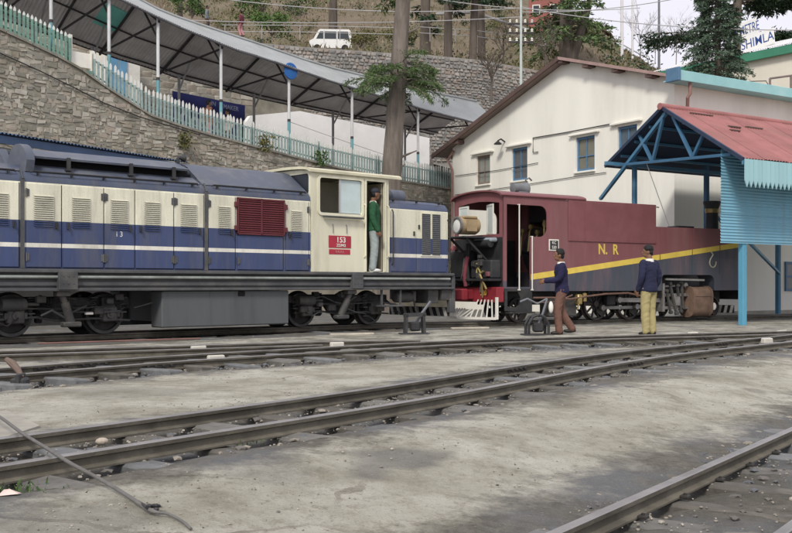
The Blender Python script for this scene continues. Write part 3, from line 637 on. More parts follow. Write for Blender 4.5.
rf = MB(); ro = [(-1.13, 3.15), (-1.13, 3.20)] + [(-1.13 * math.cos(R(a)), 3.20 + .10 * math.sin(R(a))) for a in range(12, 178, 12)] + [(1.13, 3.20), (1.13, 3.15)] + [(1.05 * math.cos(R(a)), 3.175 + .07 * math.sin(R(a))) for a in range(12, 178, 12)]
rf.prism(ro, 'x', -2.12, .36); rf.build('cab_roof', pm('cab_roof_cream', (.62, .59, .44), .1, 2, .55, dirt=(.25, .23, .18), dirt_amt=.4), cab, smooth=30)
MB().box(c0 + .05, c1 - .05, -HW + .05, HW - .05, 1.10, 1.142).build('cab_floor', d_dark, cab)
MB().box(c0 + .041, c1 - .041, .05, .08, 1.15, 3.1).build('cab_bulkhead', d_cabin, cab)
MB().cbox(-1.5, -1.28, -.4, .0, 1.15, 2.95, .02).build('control_cabinet', pm('cabinet_cream', (.55, .54, .45), .1), cab)
MB().cbox(-1.0, -.66, -.55, .0, 1.15, 2.25, .03).build('control_desk', d_dark, cab)
MB().box(c0 + .06, -1.52, -.35, .0, 1.15, 3.1).build('dark_cupboard', d_dark, cab)
wf = MB(); wf.prism(rrect(win[0] - .05, win[1] + .05, win[2] - .05, win[3] + .05, .09), 'y', -HW - .035, -HW - .011, holes=[list(reversed(rrect(win[0] + .005, win[1] - .005, win[2] + .005, win[3] - .005, .055)))]); cw = wf.build('cab_window', d_cab, cab)
MB().box(-1.29, -.715, -HW + .008, -HW + .018, 2.36, 3.045).build('sliding_pane', glass('pale_pane', (.50, .60, .60), .25), cw)
MB().box(-1.30, -1.26, -HW + .0, -HW + .026, 2.355, 3.05).build('pane_frame', pm('aluminium', (.5, .5, .5), .1, metal=.6, rough=.4), cw)
k = MB(); k.box(-1.76, -.72, -HW - .12, -HW - .036, 2.245, 2.275); k.build('arm_rest', d_grey, cw)
df = MB(); df.box(dr[0] - .04, dr[0] - .001, -HW - .03, -HW - .011, 1.15, 3.11); df.box(dr[1] + .001, dr[1] + .04, -HW - .03, -HW - .011, 1.15, 3.11); df.box(dr[0] - .001, dr[1] + .001, -HW - .03, -HW - .011, 3.071, 3.11); dfo = df.build('door_frame', d_cab, cab)
for u in (dr[0] - .06, dr[1] + .08):
    k = MB(); k.tube([(u, -HW - .01, 1.45), (u, -HW - .07, 1.48), (u, -HW - .07, 2.55), (u, -HW - .01, 2.58)], .014, 6); k.build('grab_rail', d_cab, dfo)
op = MB(); op.cbox(dr[1] - .03, dr[1] + .0, -HW + .05, -HW + .55, 1.16, 3.05, .006); op.build('open_door', pm('door_inner', (.30, .26, .19), .2), cab)
pl_red = pm('plate_red', (.42, .035, .06), .12, 6, .5)
pk = MB(); pk.cbox(-1.59, -1.0, -HW - .022, -HW - .0105, 1.635, 1.885, .004); np_ = pk.build('number_plate', pl_red, cab)
text('plate_number', '153', .155, white_p, np_, (-1.27, -HW - .024, 1.795), UP, .002, .003, sx=1.1); text('plate_class', 'ZDM3', .085, white_p, np_, (-1.27, -HW - .024, 1.685), UP, .002, .001, sx=1.1)
pk = MB(); pk.cbox(-1.58, -1.02, -HW - .018, -HW - .0105, 1.50, 1.605, .003); np2 = pk.build('lower_plate', pl_red, cab); text('plate_text', 'KALKA', .07, pm('plate_faded', (.5, .28, .27)), np2, (-1.3, -HW - .02, 1.553), UP, .001)
for u in (-1.48, -1.12):
    k = MB(); k.tube([(u, -HW - .012, 2.12), (u, -HW - .03, 2.08), (u, -HW - .03, 1.93)], .006, 5); k.build('plate_hanger', d_grey, np_)
# short hood
sp = [(-HW, 1.14), (-HW, 2.53), (-1.03, 2.60), (-.95, 2.68), (-.55, 2.76), (.55, 2.76), (.95, 2.68), (1.03, 2.60), (HW, 2.53), (HW, 1.14)]
shm = pm('short_hood_paint', CREAM, .12, 2.2, .5, bump=.04, dirt=(.20, .18, .13), dirt_amt=.4, dscale=2.4, streak=True, spec=.4, fleck=.5, bands=[(-1, 1.90, BLUE), (1.47, 1.55, (.76, .74, .66)), (2.525, 9, (.065, .085, .15))])
sh_ = MB(); sh_.prism(sp, 'x', .075, 1.86); sho = sh_.build('short_hood', shm, dl, smooth=35)
d_side2 = d_side; 
for (a, b_) in ((.12, .86), (.88, 1.80)):
    k = MB(); k.cbox(a, b_, -HW - .016, -HW - .001, 1.165, 2.515, .005); dd = k.build('hood_door', shm, sho)
    h = MB(); h.cbox(b_ - .09, b_ - .05, -HW - .045, -HW - .014, 1.95, 2.05, .008) if a < .5 else h.cbox(a + .04, a + .08, -HW - .045, -HW - .014, 2.1, 2.2, .008); h.build('handle', iron, dd)
mesh_m = pm('grille_mesh', (.10, .105, .11), .4, 20, .7)
for (a, b_) in ((1.02, 1.29), (1.34, 1.60)):
    k = MB(); k.box(a, b_, -HW - .02, -HW - .017, 1.53, 2.45)
    g_ = k.build('vent_grille', mesh_m, sho); k = MB()
    for i in range(20): z = 1.545 + i * .045; k.bar((a, -HW - .028, z), (b_, -HW - .028, z + .02), .012, .016)
    k.build('vent_bars', pm('vent_bar', (.16, .165, .17), .2), g_)
    k = MB()
    for (p_, q_, r_, s_) in ((a - .02, a, 1.51, 2.47), (b_, b_ + .02, 1.51, 2.47), (a, b_, 1.51, 1.53), (a, b_, 2.45, 2.47)): k.box(p_, q_, -HW - .035, -HW - .017, r_, s_)
    k.build('vent_frame', shm, g_)
handrail(.12, 1.75, -1.02, 2.73, sho, 3)
k = MB(); k.lathe([(.15, -.2), (.17, -.19), (.17, .19), (.15, .2)], (.95, -.25, 2.86), 'x', 18); k.cbox(.8, 1.1, -.42, -.08, 2.74, 2.79, .01); k.build('roof_silencer', d_roof, sho, smooth=40)
k = MB(); k.tube([(.14, -HW - .02, 1.3), (.14, -HW - .06, 1.34), (.14, -HW - .06, 2.45), (.14, -HW - .02, 2.5)], .014, 6); k.tube([(1.84, -HW - .01, 1.3), (1.90, -HW - .03, 1.34), (1.90, -HW - .03, 2.30), (1.84, -HW - .01, 2.35)], .014, 6); k.build('grab_rail', iron, sho)
# footplate beam
fb = MB(); fb.cbox(-10.6, 2.02, -1.12, 1.12, 1.075, 1.135, .01); fb.box(-10.6, 2.02, -1.02, 1.02, .80, 1.075); fb.cbox(-10.6, 2.02, -1.12, 1.12, .77, .82, .008); fb.box(-10.6, 2.0, -1.06, -1.02, .86, .92)
fbo = fb.build('footplate', d_grey, dl)
for (a, b_) in ((-10.4, -7.32), (-6.98, -1.02), (-.72, 1.9)):
    k = MB(); k.tube([(a, -1.075, 1.005), (b_, -1.075, 1.005)], .028, 10); k.build('air_pipe', d_pipe, fbo, smooth=40)
for (a, b_) in ((-7.32, -6.99), (-1.01, -.73)):
    k = MB(); k.cbox(a, b_, -1.15, -1.02, .79, 1.11, .008)
    for du in (.07, .16, .25):
        for z in (.9, 1.02): k.lathe([(.001, -1.162), (.012, -1.16), (.012, -1.14)], (a + du * (b_ - a) / .33, 0, z), 'y', 6)
    k.build('jacking_bracket', d_grey, fbo)
# fuel tank
k = MB(); k.cbox(-5.36, -2.56, -1.03, -.62, .10, .765, .02); k.box(-5.2, -2.7, -.619, .62, .2, .765); k.cbox(-5.36, -2.56, .621, 1.03, .10, .765, .02); tk = k.build('fuel_tank', d_tank, dl)
k = MB(); k.box(-5.33, -2.6, -1.04, -1.031, .735, .75); k.box(-4.37, -4.355, -1.04, -1.031, .12, .73); k.build('weld_seam', d_tank, tk)
k = MB(); k.cbox(-3.75, -3.60, -1.045, -1.031, .66, .755, .004); k.build('gauge_recess', black, tk)
# bogies
WH = MB(); WH.lathe([(.05, -.075), (.10, -.075), (.11, -.035), (.29, -.02), (.30, -.06), (.355, -.06), (.36, -.055), (.365, .035), (.395, .045), (.395, .065), (.36, .07), (.30, .065), (.29, .02), (.10, .03)], (0, 0, 0), 'y', 36)
WHM = WH.mesh('wheel', pm('wheel_iron', (.028, .026, .025), .35, 6, .7, metal=.0, dirt=(.07, .062, .054), dirt_amt=.5, dscale=4), 30)
TY = MB(); TY.lathe([(.302, -.064), (.357, -.064), (.357, -.06), (.302, -.06)], (0, 0, 0), 'y', 36, True); TYM = TY.mesh('tyre_rim', d_mid, 30)
spr = MB(); hx = [(.045 * math.cos(i * .7), .045 * math.sin(i * .7), i * .0085) for i in range(28)]; spr.tube(hx, .011, 6); spr.box(-.06, .06, -.06, .06, -.02, 0); spr.box(-.06, .06, -.06, .06, .24, .26); SPM = spr.mesh('spring', d_mid)
abx = MB(); abx.cbox(-.14, .14, -.10, .08, -.13, .13, .02); abx.lathe([(.001, -.135), (.075, -.13), (.085, -.10)], (0, 0, 0), 'y', 14); abx.lathe([(.001, -.15), (.03, -.148), (.03, -.13)], (0, 0, 0), 'y', 6); abx.box(-.19, -.14, -.08, .06, -.05, .05); abx.box(.14, .19, -.08, .06, -.05, .05); ABM = abx.mesh('axle_box', d_mid)
for (wa, wb) in ((-7.86, -6.2), (-1.86, 0.0)):
    k = MB(); mid_u = (wa + wb) / 2
    for s_ in (-1, 1):
        y0 = s_ * .56; k.cbox(wa - .42, wb + .42, y0 - .03, y0 + .03, .50, .66, .012); k.prism([(mid_u - .45, .5), (mid_u + .45, .5), (mid_u + .28, .28), (mid_u - .28, .28)], 'y', y0 - .035, y0 + .035)
        for u in (wa, wb):
            for du in (-.2, .2): k.box(u + du - .035, u + du + .035, y0 - .05, y0 + .05, .2, .52)
    for u in (wa - .4, mid_u, wb + .4): k.box(u - .06, u + .06, -.53, .53, .46, .62)
    bo = k.build('bogie', d_dark, dl)
    for u in (wa, wb):
        for s_ in (-1, 1):
            wo = link_copy(WHM, 'wheel', bo, (u, s_ * .43, .36), (0, random.random() * 6 if s_ < 0 else 0, 0 if s_ < 0 else math.pi))
            link_copy(ABM, 'axle_box', bo, (u, s_ * .62, .36), (0, 0, 0 if s_ < 0 else math.pi))
            for du in (-.27, .27): link_copy(SPM, 'spring', bo, (u + du, s_ * .62, .40))
        k = MB(); k.tube([(u, -.4, .36), (u, .4, .36)], .06, 12); k.build('axle', d_dark, bo); MB().cbox(u - .30, u + .30, -.33, .33, .15, .60, .06).build('traction_motor', d_dark, bo)
        link_copy(TYM, 'tyre_rim', bo, (u, -.432, .36))
    k = MB(); k.tube([(wa - .3, -.66, .30), (wa + .35, -.68, .33), (mid_u - .15, -.68, .26), (wb - .3, -.68, .29), (wb + .4, -.66, .24)], .02, 6); k.tube([(wa + .1, -.7, .48), (mid_u, -.7, .46), (wb + .1, -.7, .50)], .014, 6); k.build('brake_rod', d_mid, bo)
    for u in (wa + .48, wb - .48):
        k = MB(); k.cbox(u - .05, u + .05, -.50, -.36, .22, .52, .02); k.bar((u, -.52, .7), (u, -.52, .25), .03, .05, (1, 0, 0)); k.build('brake_block', d_dark, bo)
    k = MB(); k.lathe([(.001, -.22), (.10, -.21), (.11, -.18), (.11, .16), (.09, .2), (.03, .21), (.03, .42), (.001, .42)], (wa - .05, -.72, .55), 'x', 14); k.build('brake_cylinder', d_mid, bo, smooth=40)
    k = MB()
    for i in range(7): k.lathe([(.05, 0), (.07, .01), (.07, .03), (.05, .04)], (mid_u - .52 + i * .045, -.62, .60), 'x', 10)
    k.build('bellows', d_dark, bo)
    for i in range(9):
        u = random.uniform(wa - .5, wb + .5); z = random.uniform(.2, .66); L_ = random.uniform(.2, .6); yy = random.uniform(-.86, -.6); k = MB(); k.tube([(u, yy, z), (u + L_ * .4, yy - .03, z + random.uniform(-.12, .1)), (u + L_, yy, z + random.uniform(-.12, .12))], random.uniform(.010, .022), 6); k.build('pipework', random.choice((d_mid, d_dark, d_grey)), bo)
    for i in range(7):
        u = random.uniform(wa - .5, wb + .5); z = random.uniform(.25, .7); a_ = random.uniform(.05, .12); yy = random.uniform(-.85, -.66); k = MB(); k.cbox(u - a_, u + a_, yy - .05, yy + .05, z - a_ * .7, z + a_ * .7, .012); k.build('bracket', random.choice((d_mid, d_dark)), bo)
for (ua, ub) in ((-7.20, -7.0), (-.95, -1.12)):
    k = MB(); k.tube([(ua, -.98, .70), (lerp(ua, ub, .35), -.95, .56)], .055, 12); k.tube([(lerp(ua, ub, .3), -.955, .58), (ub, -.88, .24)], .075, 14); k.cbox(ua - .12, ua + .12, -1.06, -.9, .68, .765, .01); k.cbox(ub - .16, ub + .16, -.98, -.8, .16, .25, .02); k.build('damper', d_mid, dl, smooth=40)
MB().cbox(-6.72, -6.58, -.86, -.8, .36, .40, .006).build('white_tag', white_p, dl)
k = MB(); k.box(-.15, -.11, -1.06, -1.02, .42, .765); k.box(.39, .43, -1.06, -1.02, .42, .765); k.cbox(-.17, .45, -1.12, -.86, .40, .44, .006); k.build('cab_step', d_grey, dl)
k = MB(); k.lathe([(.001, -.27), (.10, -.25), (.12, -.2), (.12, .2), (.10, .25), (.001, .27)], (.72, -.78, .60), 'x', 16); k.cbox(.93, 1.03, -.9, -.68, .5, .74, .02); k.tube([(1.0, -.85, .5), (1.05, -.85, .3), (1.15, -.8, .22), (1.3, -.8, .22)], .02, 6); k.build('air_reservoir', d_mid, dl, smooth=40)
k = MB(); k.cbox(1.3, 1.62, -1.0, -.5, .46, .765, .01); k.cbox(1.66, 1.98, -1.06, -.72, .52, .765, .01); k.build('sand_box', d_mid, dl)
# end beam, coupler and striped guard
k = MB(); k.cbox(1.98, 2.08, -1.08, 1.08, .52, 1.07, .012); eb = k.build('end_beam', d_grey, dl)
MB().cbox(1.90, 2.07, -1.09, -.98, .24, .56, .008).build('guard_side', d_grey, eb)
k = MB(); k.cbox(2.08, 2.32, -.1, .1, .62, .82, .02); k.cbox(2.28, 2.46, -.16, .16, .60, .84, .03); k.build('coupler', d_dark, eb)
gd = MB(); gd.box(1.95, 2.0, -.97, 1.05, .15, .36); gdo = gd.build('rail_guard', d_dark, eb)
for i in range(9):
    y = -.95 + i * .225; k = MB(); k.prism([(y, .155), (y + .09, .155), (y + .17, .355), (y + .08, .355)], 'x', 1.94, 2.01); k.build('white_stripe', pm('stripe_dirty', (.36, .35, .33), .2), gdo)
# ------------------------------------------------------------------ steam locomotive
MAROON = (.205, .078, .086); SLATE = (.062, .07, .092)
LK = (2.04 - 1.10) / (8.52 - .84); LZ = 1.10 - LK * .84
s_side = pm('steam_paint', MAROON, .14, 2.0, .5, bump=.2, bscale=3, dirt=(.25, .135, .135), dirt_amt=.6, dscale=1.5, streak=True, spec=.4, slope_line=(LZ, LK, SLATE))
s_mar = pm('steam_maroon', MAROON, .14, 2.0, .5, bump=.05, dirt=(.20, .10, .10), dirt_amt=.4, dscale=2)
s_blk = pm('engine_black', (.03, .031, .034), .3, 3, .6, dirt=(.09, .085, .075), dirt_amt=.5)
s_yel = pm('stripe_yellow', (.70, .52, .10), .12, 4, .6)
s_brass = pm('brass', (.33, .25, .11), .25, 6, .4, metal=.6)
s_red = pm('beam_red', (.27, .03, .042), .2, 3, .5, dirt=(.10, .03, .03), dirt_amt=.5)
s_ox = pm('oxide_brown', (.17, .11, .08), .3, 4, .75, dirt=(.28, .20, .15), dirt_amt=.5)
s_steel = pm('bright_steel', (.30, .29, .28), .3, 6, .5, metal=.6, dirt=(.1, .08, .06), dirt_amt=.6)
st = thing('steam_locomotive', 'maroon and slate tank steam locomotive with a yellow stripe reaching under the shed', 'locomotive', S.o, S.r)
Y0 = -.98
# cab sides with the doorway and round-cornered window in one opening
hole = [(.10, .86), (.10, 2.82)] + arc((1.13, 2.60), .22, 90, 0, 5) + arc((1.13, 2.29), .22, 0, -90, 5) + [(.82, 2.07), (.82, .86)]
out = [(0, .76), (1.95, .76), (1.95, 3.02), (0, 3.02)]
k = MB(); k.prism(out, 'y', Y0, Y0 + .03, holes=[list(reversed(hole))]); k.prism(out, 'y', -Y0 - .03, -Y0, holes=[list(reversed(hole))]); cabs = k.build('cab', s_side, st)
arch = [(.98 * math.cos(R(a)), 3.02 + .16 * math.sin(R(a))) for a in range(0, 181, 12)]
k = MB(); k.prism([(-.979, 2.04), (.979, 2.04)] + arch, 'x', .0, .03, holes=[[(-.82, 2.12), (-.82, 2.86), (-.4, 2.91), (0, 2.93), (.4, 2.91), (.82, 2.86), (.82, 2.12)]]); ce = k.build('cab_end', s_mar, cabs)
k = MB(); k.box(.001, .029, -.979, .979, .76, 2.039); k.build('cab_end_lower', s_blk, cabs)
k = MB(); k.prism([(1.03 * math.cos(R(a)), 3.03 + .165 * math.sin(R(a))) for a in range(0, 181, 12)] + [(1.0 * math.cos(R(a)), 3.0 + .16 * math.sin(R(a))) for a in range(180, -1, -12)], 'x', -.10, 2.6); k.build('cab_roof', s_mar, cabs, smooth=30)
pale = glass('casement_glass', (.62, .68, .66), .2)
def casement(y0, y1, ang, hx):
    k = MB(); w_ = y1 - y0
    for (a, b_, c_, d_) in ((0, .04, 2.13, 2.85), (w_ - .04, w_, 2.13, 2.85), (.04, w_ - .04, 2.13, 2.17), (.04, w_ - .04, 2.81, 2.85)): k.box(-.015, .015, a, b_, c_, d_)
    o = k.build('casement', pm('casement_white', (.68, .68, .62), .1), ce, loc=(hx, y0, 0)); o.rotation_euler = (0, 0, ang)
    g_ = MB(); g_.box(-.004, .004, .04, w_ - .04, 2.17, 2.81); g_.build('casement_pane', pale, o); return o
casement(.36, .82, -.12, -.02); casement(-.62, -.14, -.35, -.02)
k = MB(); k.box(.03, 1.9, .90, .945, .86, 2.06); k.box(.04, .045, -.9, .9, .86, 2.03); k.build('cab_lining', s_blk, cabs)
# cab furniture: boiler backhead with pipes
k = MB(); k.lathe([(.001, 0), (.62, .02), (.64, .08), (.64, .5)], (1.9, 0, 1.75), 'x', 28); bh = k.build('boiler_backhead', s_blk, cabs, smooth=40)
for i, (y, z, m_) in enumerate([(-.35, 2.2, s_brass), (-.1, 2.35, s_brass), (.2, 2.25, s_brass), (-.45, 1.8, s_brass), (.3, 1.7, s_blk), (-.2, 1.95, s_brass)]):
    k = MB(); k.tube([(1.88, y, z), (1.62, y, z + .03), (1.5, y - .05, z - .12), (1.45, y - .05, z - .6)], .025, 7); k.lathe([(.001, -.05), (.06, -.045), (.06, .02)], (1.6, y, z + .02), 'x', 12); k.build('brass_pipe', m_, bh, smooth=40)
k = MB(); k.lathe([(.001, -.06), (.09, -.055), (.09, .0)], (1.7, -.55, 2.42), 'x', 14); k.tube([(1.5, -.7, 2.5), (1.5, -.7, 1.3)], .02, 6); k.build('gauge', s_brass, bh)
k = MB(); k.box(.06, 1.9, -.93, .93, .80, .86); k.build('cab_floor', s_blk, cabs)
for u, z0, z1 in ((.44, .80, 2.83), (.84, .80, 2.08)):
    k = MB(); k.tube([(u, Y0 - .05, z0), (u, Y0 - .05, z1)], .016, 7); k.box(u - .03, u + .03, Y0 - .06, Y0 + .0, z0 - .02, z0 + .01); k.box(u - .02, u + .02, Y0 - .06, Y0, z1 - .02, z1 + .0); k.build('grab_rail', white_p, cabs)
k = MB(); k.cbox(.9, 1.2, -.5, -.2, 3.14, 3.2, .02); k.lathe([(.05, -.22), (.12, -.2), (.12, .12), (.17, .22), (.15, .24)], (1.0, -.35, 3.28), 'x', 16); k.tube([(1.25, -.35, 3.22), (1.28, -.35, 3.42), (1.2, -.35, 3.5), (1.32, -.35, 3.56), (1.4, -.35, 3.5)], .022, 7); k.build('roof_floodlight', pm('lamp_grey', (.16, .17, .18), .2, 4, .5), cabs, smooth=40)
# stepped plate under the cab door
k = MB(); k.prism([(.02, .82), (.02, .30), (.86, .24), (.86, .82)], 'y', Y0 - .022, Y0 - .002, holes=[[(.10, .76), (.42, .76), (.5, .6), (.46, .44), (.36, .38), (.10, .40)]]); k.cbox(.04, .84, Y0 - .16, Y0 - .02, .235, .265, .006); k.build('cab_step', s_blk, cabs)
# side tanks
main = [(1.951, .76), (8.55, .76), (8.55, 2.46), (5.10, 2.44), (5.10, 3.0), (1.951, 3.0)]
cut = [(5.34, .76), (5.34, 1.12)] + arc((5.44, 1.08), .10, 180, 90, 3) + arc((7.22, 1.00), .18, 90, 0, 5) + [(7.40, .76)]
full = [(1.951, .76), (5.34, .76)] + cut[1:-1] + [(7.40, .76), (8.55, .76), (8.55, 2.46), (5.10, 2.44), (5.10, 3.0), (1.951, 3.0)]
for s_ in (-1, 1):
    k = MB(); k.prism(full, 'y', s_ * .98, s_ * .46); tkk = k.build('side_tank', s_side, st)
    if s_ < 0:
        k = MB(); k.cbox(2.03, 5.10, Y0 - .025, Y0 - .001, 1.99, 3.01, .006); up = k.build('upper_panel', s_mar, tkk)
        k = MB(); k.box(2.56, 2.59, Y0 - .034, Y0 - .026, 2.0, 3.0); k.build('panel_joint', s_mar, up)
        k = MB(); k.tube([(5.12, Y0 - .02, 2.95), (5.2, Y0 - .02, 2.95)], .015, 6); k.build('hook_pin', s_blk, up)
        k = MB(); y = Y0 - .003; a, b_ = .84, 8.53; hwid = .07
        k.add([(a, y, LZ + LK * a - hwid), (b_, y, LZ + LK * b_ - hwid), (b_, y, LZ + LK * b_ + hwid), (a, y, LZ + LK * a + hwid), (a, y + .0025, LZ + LK * a - hwid), (b_, y + .0025, LZ + LK * b_ - hwid), (b_, y + .0025, LZ + LK * b_ + hwid), (a, y + .0025, LZ + LK * a + hwid)], [(0, 1, 2, 3), (0, 4, 5, 1), (2, 6, 7, 3), (1, 5, 6, 2), (3, 7, 4, 0)]); k.build('yellow_stripe', s_yel, tkk)
        text('letter_n', 'N.', .36, s_yel, tkk, (3.20, Y0 - .004, 1.80), UP, .002, .008, sx=.9); text('letter_r', 'R', .36, s_yel, tkk, (3.64, Y0 - .004, 1.80), UP, .002, .008, sx=.9)
        k = MB(); k.cbox(1.40, 1.72, Y0 - .015, Y0 - .001, 1.74, 2.02, .004); nplt = k.build('number_plate', white_p, tkk); k = MB(); k.cbox(1.43, 1.69, Y0 - .02, Y0 - .0155, 1.77, 1.99, .002); k.build('plate_field', s_blk, nplt)
        text('plate_letters', 'KC', .10, white_p, nplt, (1.56, Y0 - .021, 1.935), UP, .001, .001); text('plate_digits', '520', .10, white_p, nplt, (1.56, Y0 - .021, 1.825), UP, .001, .001)
        for uu in (5.25, 6.5, 7.62):
            k = MB(); k.box(uu, uu + .025, Y0 - .006, Y0 - .0005, 1.22, 2.42); k.build('panel_joint', s_side, tkk)
        k = MB()
        for (a_, b2_, z_) in ((.05, 1.9, 2.97), (2.1, 5.05, 2.95), (2.1, 5.05, 2.05), (5.2, 8.5, 2.40), (2.0, 5.3, .81)):
            n_ = int((b2_ - a_) / .12)
            for i_ in range(n_): k.ell((a_ + i_ * .12, Y0 - (.026 if 2.0 < a_ < 2.2 else .002), z_), (.011, .008, .011), 6, 4)
        tag(k.build('rivets', s_side, tkk), kind='stuff')
        em = MB(); c_ = (7.28, 1.56); em.tube([(c_[0] - .02, Y0 - .01, c_[1] + .26), (c_[0] + .06, Y0 - .01, c_[1] + .18), (c_[0] - .06, Y0 - .01, c_[1] + .04)] + [(c_[0] + .05 + .13 * math.cos(R(q)), Y0 - .01, c_[1] - .04 + .13 * math.sin(R(q))) for q in range(150, 400, 25)], .018, 6); em.build('hook_emblem', pm('pale_brass', (.45, .43, .33), .2), tkk)
k = MB(); k.cbox(2.0, 5.05, -.459, .459, 2.5, 2.96, .02); k.build('coal_bunker', s_blk, st)
k = MB(); k.lathe([(.001, 2.4), (.55, 2.42), (.56, 8.3), (.50, 8.4), (.001, 8.45)], (0, 0, 1.75), 'x', 32); blr = k.build('boiler', s_blk, st, smooth=40)
cu, cz = S.side(712, 228, 0); 
k = MB(); k.lathe([(.22, 2.2), (.18, 2.36), (.17, 3.08), (.24, 3.24), (.25, 3.32), (.16, 3.33)], (cu, 0, 0), 'z', 22); chm = k.build('chimney', s_blk, st, smooth=40)
k = MB(); k.lathe([(.178, 2.98), (.19, 2.99), (.20, 3.10), (.19, 3.11)], (cu, 0, 0), 'z', 22); k.build('chimney_band', s_brass, chm, smooth=40)
k = MB(); k.tube([(cu + .32, -.2, 2.25), (cu + .36, -.2, 2.75), (cu + .5, -.2, 3.2), (cu + .72, -.2, 3.48)], .05, 8); k.build('steam_pipe', pm('pipe_brown', (.16, .12, .09), .2), st, smooth=40)
k = MB(); k.lathe([(.001, .50), (.2, .46), (.33, .30), (.34, 0)], (cu + .95, .0, 2.36), 'z', 20); k.build('sand_dome', s_blk, st, smooth=40)
k = MB(); k.cbox(cu - 1.75, cu - 1.1, -.3, .1, 2.47, 2.55, .01); k.build('tank_filler', s_blk, st)
# rear buffer beam, numbers, cowcatcher
k = MB(); k.cbox(-.22, .0, -1.0, 1.0, .50, .86, .012); bm_ = k.build('buffer_beam', s_red, st)
text('beam_number', 'KC', .17, s_yel, bm_, (-.222, .62, .72), (R(90), 0, R(-90)), .003, .003); text('beam_number', '520', .17, s_yel, bm_, (-.222, -.50, .72), (R(90), 0, R(-90)), .003, .003)
k = MB(); k.cbox(-.46, -.22, -.12, .12, .56, .8, .02); k.cbox(-.62, -.44, -.2, .2, .54, .82, .03); k.build('coupler', s_red, bm_)
k = MB(); k.tube([(-.24, .45, .72), (-.4, .45, .6), (-.42, .45, .3)], .03, 8); k.tube([(-.24, .75, .7), (-.38, .75, .55), (-.36, .72, .3)], .025, 8); k.build('brake_hose', s_blk, bm_)
cc = MB(); cc.bar((-.62, .0, .12), (-.22, -.98, .12), .05, .06); cc.bar((-.62, .0, .12), (-.22, .98, .12), .05, .06); cc.bar((-.20, -.98, .10), (-.20, -.98, .62), .06, .05); cco = cc.build('cowcatcher', white_p, st)
for i in range(7):
    f_ = (i + .3) / 7
    for s_ in (-1, 1):
        p0 = Vector((lerp(-.62, -.22, f_), s_ * .98 * f_, .14)); p1 = Vector((lerp(-.30, -.235, f_), s_ * lerp(.10, .93, f_), .56 if (s_ < 0 and i > 1) else .34))
        MB().bar(p0, p1, .03, .02).build('cowcatcher_bar', white_p, cco)
# rear headlamp on its bracket
hy, hz = -.14, 2.33
k = MB(); k.lathe([(.001, -.02), (.205, 0), (.212, .03), (.212, .50), (.18, .56), (.001, .57)], (-.72, hy, hz), 'x', 28); hl_ = k.build('headlamp', pm('lamp_tan', (.36, .27, .16), .2, 4, .55, dirt=(.2, .14, .08), dirt_amt=.4), st, smooth=40)
k = MB(); k.cbox(-.66, -.24, hy - .17, hy + .17, hz + .16, hz + .225, .02); k.box(-.6, -.3, hy - .219, hy - .204, hz - .14, hz + .14); k.build('lamp_housing', MATS['lamp_tan'], hl_)
k = MB(); k.lathe([(.17, -.05), (.212, -.05), (.216, .01), (.17, .0)], (-.72, hy, hz), 'x', 28, True); k.build('lamp_rim', s_steel, hl_, smooth=40)
k = MB(); k.lathe([(.001, .0), (.10, .005), (.17, .03)], (-.755, hy, hz), 'x', 24); k.build('lamp_glass', glass('lamp_lens', (.75, .76, .74), .06), hl_, smooth=50)
k = MB(); k.cbox(-.85, .0, hy - .42, hy + .42, 2.02, 2.06, .008)
for y in (hy - .3, hy + .3): k.bar((-.7, y, 2.02), (-.02, y, 1.45), .04, .05)
k.build('lamp_bracket', s_blk, st)
k = MB(); k.cbox(-.40, .0, -.93, .93, 1.0, 1.06, .01); k.cbox(-.30, .0, -.9, -.1, 1.06, 1.5, .03); k.cbox(-.34, .0, .1, .7, 1.06, 1.75, .04); k.lathe([(.001, -.3), (.1, -.28), (.1, .28), (.001, .3)], (-.18, -.45, 1.9), 'y', 14); k.tube([(-.3, .0, .9), (-.33, .02, 1.4), (-.25, .05, 1.9)], .06, 8); k.build('rear_fittings', s_blk, st, smooth=35)
k = MB(); k.tube([(-.36, .02, .88), (-.40, .02, 1.15), (-.36, .0, 1.42), (-.38, -.08, 1.58)], .05, 8); k.build('vacuum_pipe', pm('pipe_red', (.26, .07, .09), .2), st, smooth=40)
for i in range(16):
    y_ = random.uniform(-.9, .9); z_ = random.uniform(.95, 1.9); x_ = random.uniform(-.34, -.05); k = MB(); k.tube([(x_, y_, z_), (x_ - .04, y_ + random.uniform(-.2, .2), z_ - random.uniform(.05, .3)), (x_, y_ + random.uniform(-.3, .3), z_ - random.uniform(.3, .6))], random.uniform(.012, .03), 6); k.build('rear_pipe', random.choice((s_blk, d_mid, MATS['pipe_red'], s_brass, s_steel)), st, smooth=40)
for i in range(8):
    y_ = random.uniform(-.85, .85); z_ = random.uniform(1.1, 1.95); a_ = random.uniform(.04, .11); k = MB(); k.cbox(-.36, -.26, y_ - a_, y_ + a_, z_ - a_, z_ + a_, .012); k.build('rear_valve', random.choice((s_blk, d_mid, s_mar)), st)
text('cab_letter', 'R', .34, pm('faded_yellow', (.5, .42, .16), .2), st, (-.302, -.40, 1.30), (R(90), 0, R(-90)), .002, .006)
k = MB(); k.cbox(-.24, -.02, -.80, -.12, 1.93, 2.03, .03); k.build('grey_hood', pm('hood_steel', (.30, .34, .38), .2, 3, .5), st)
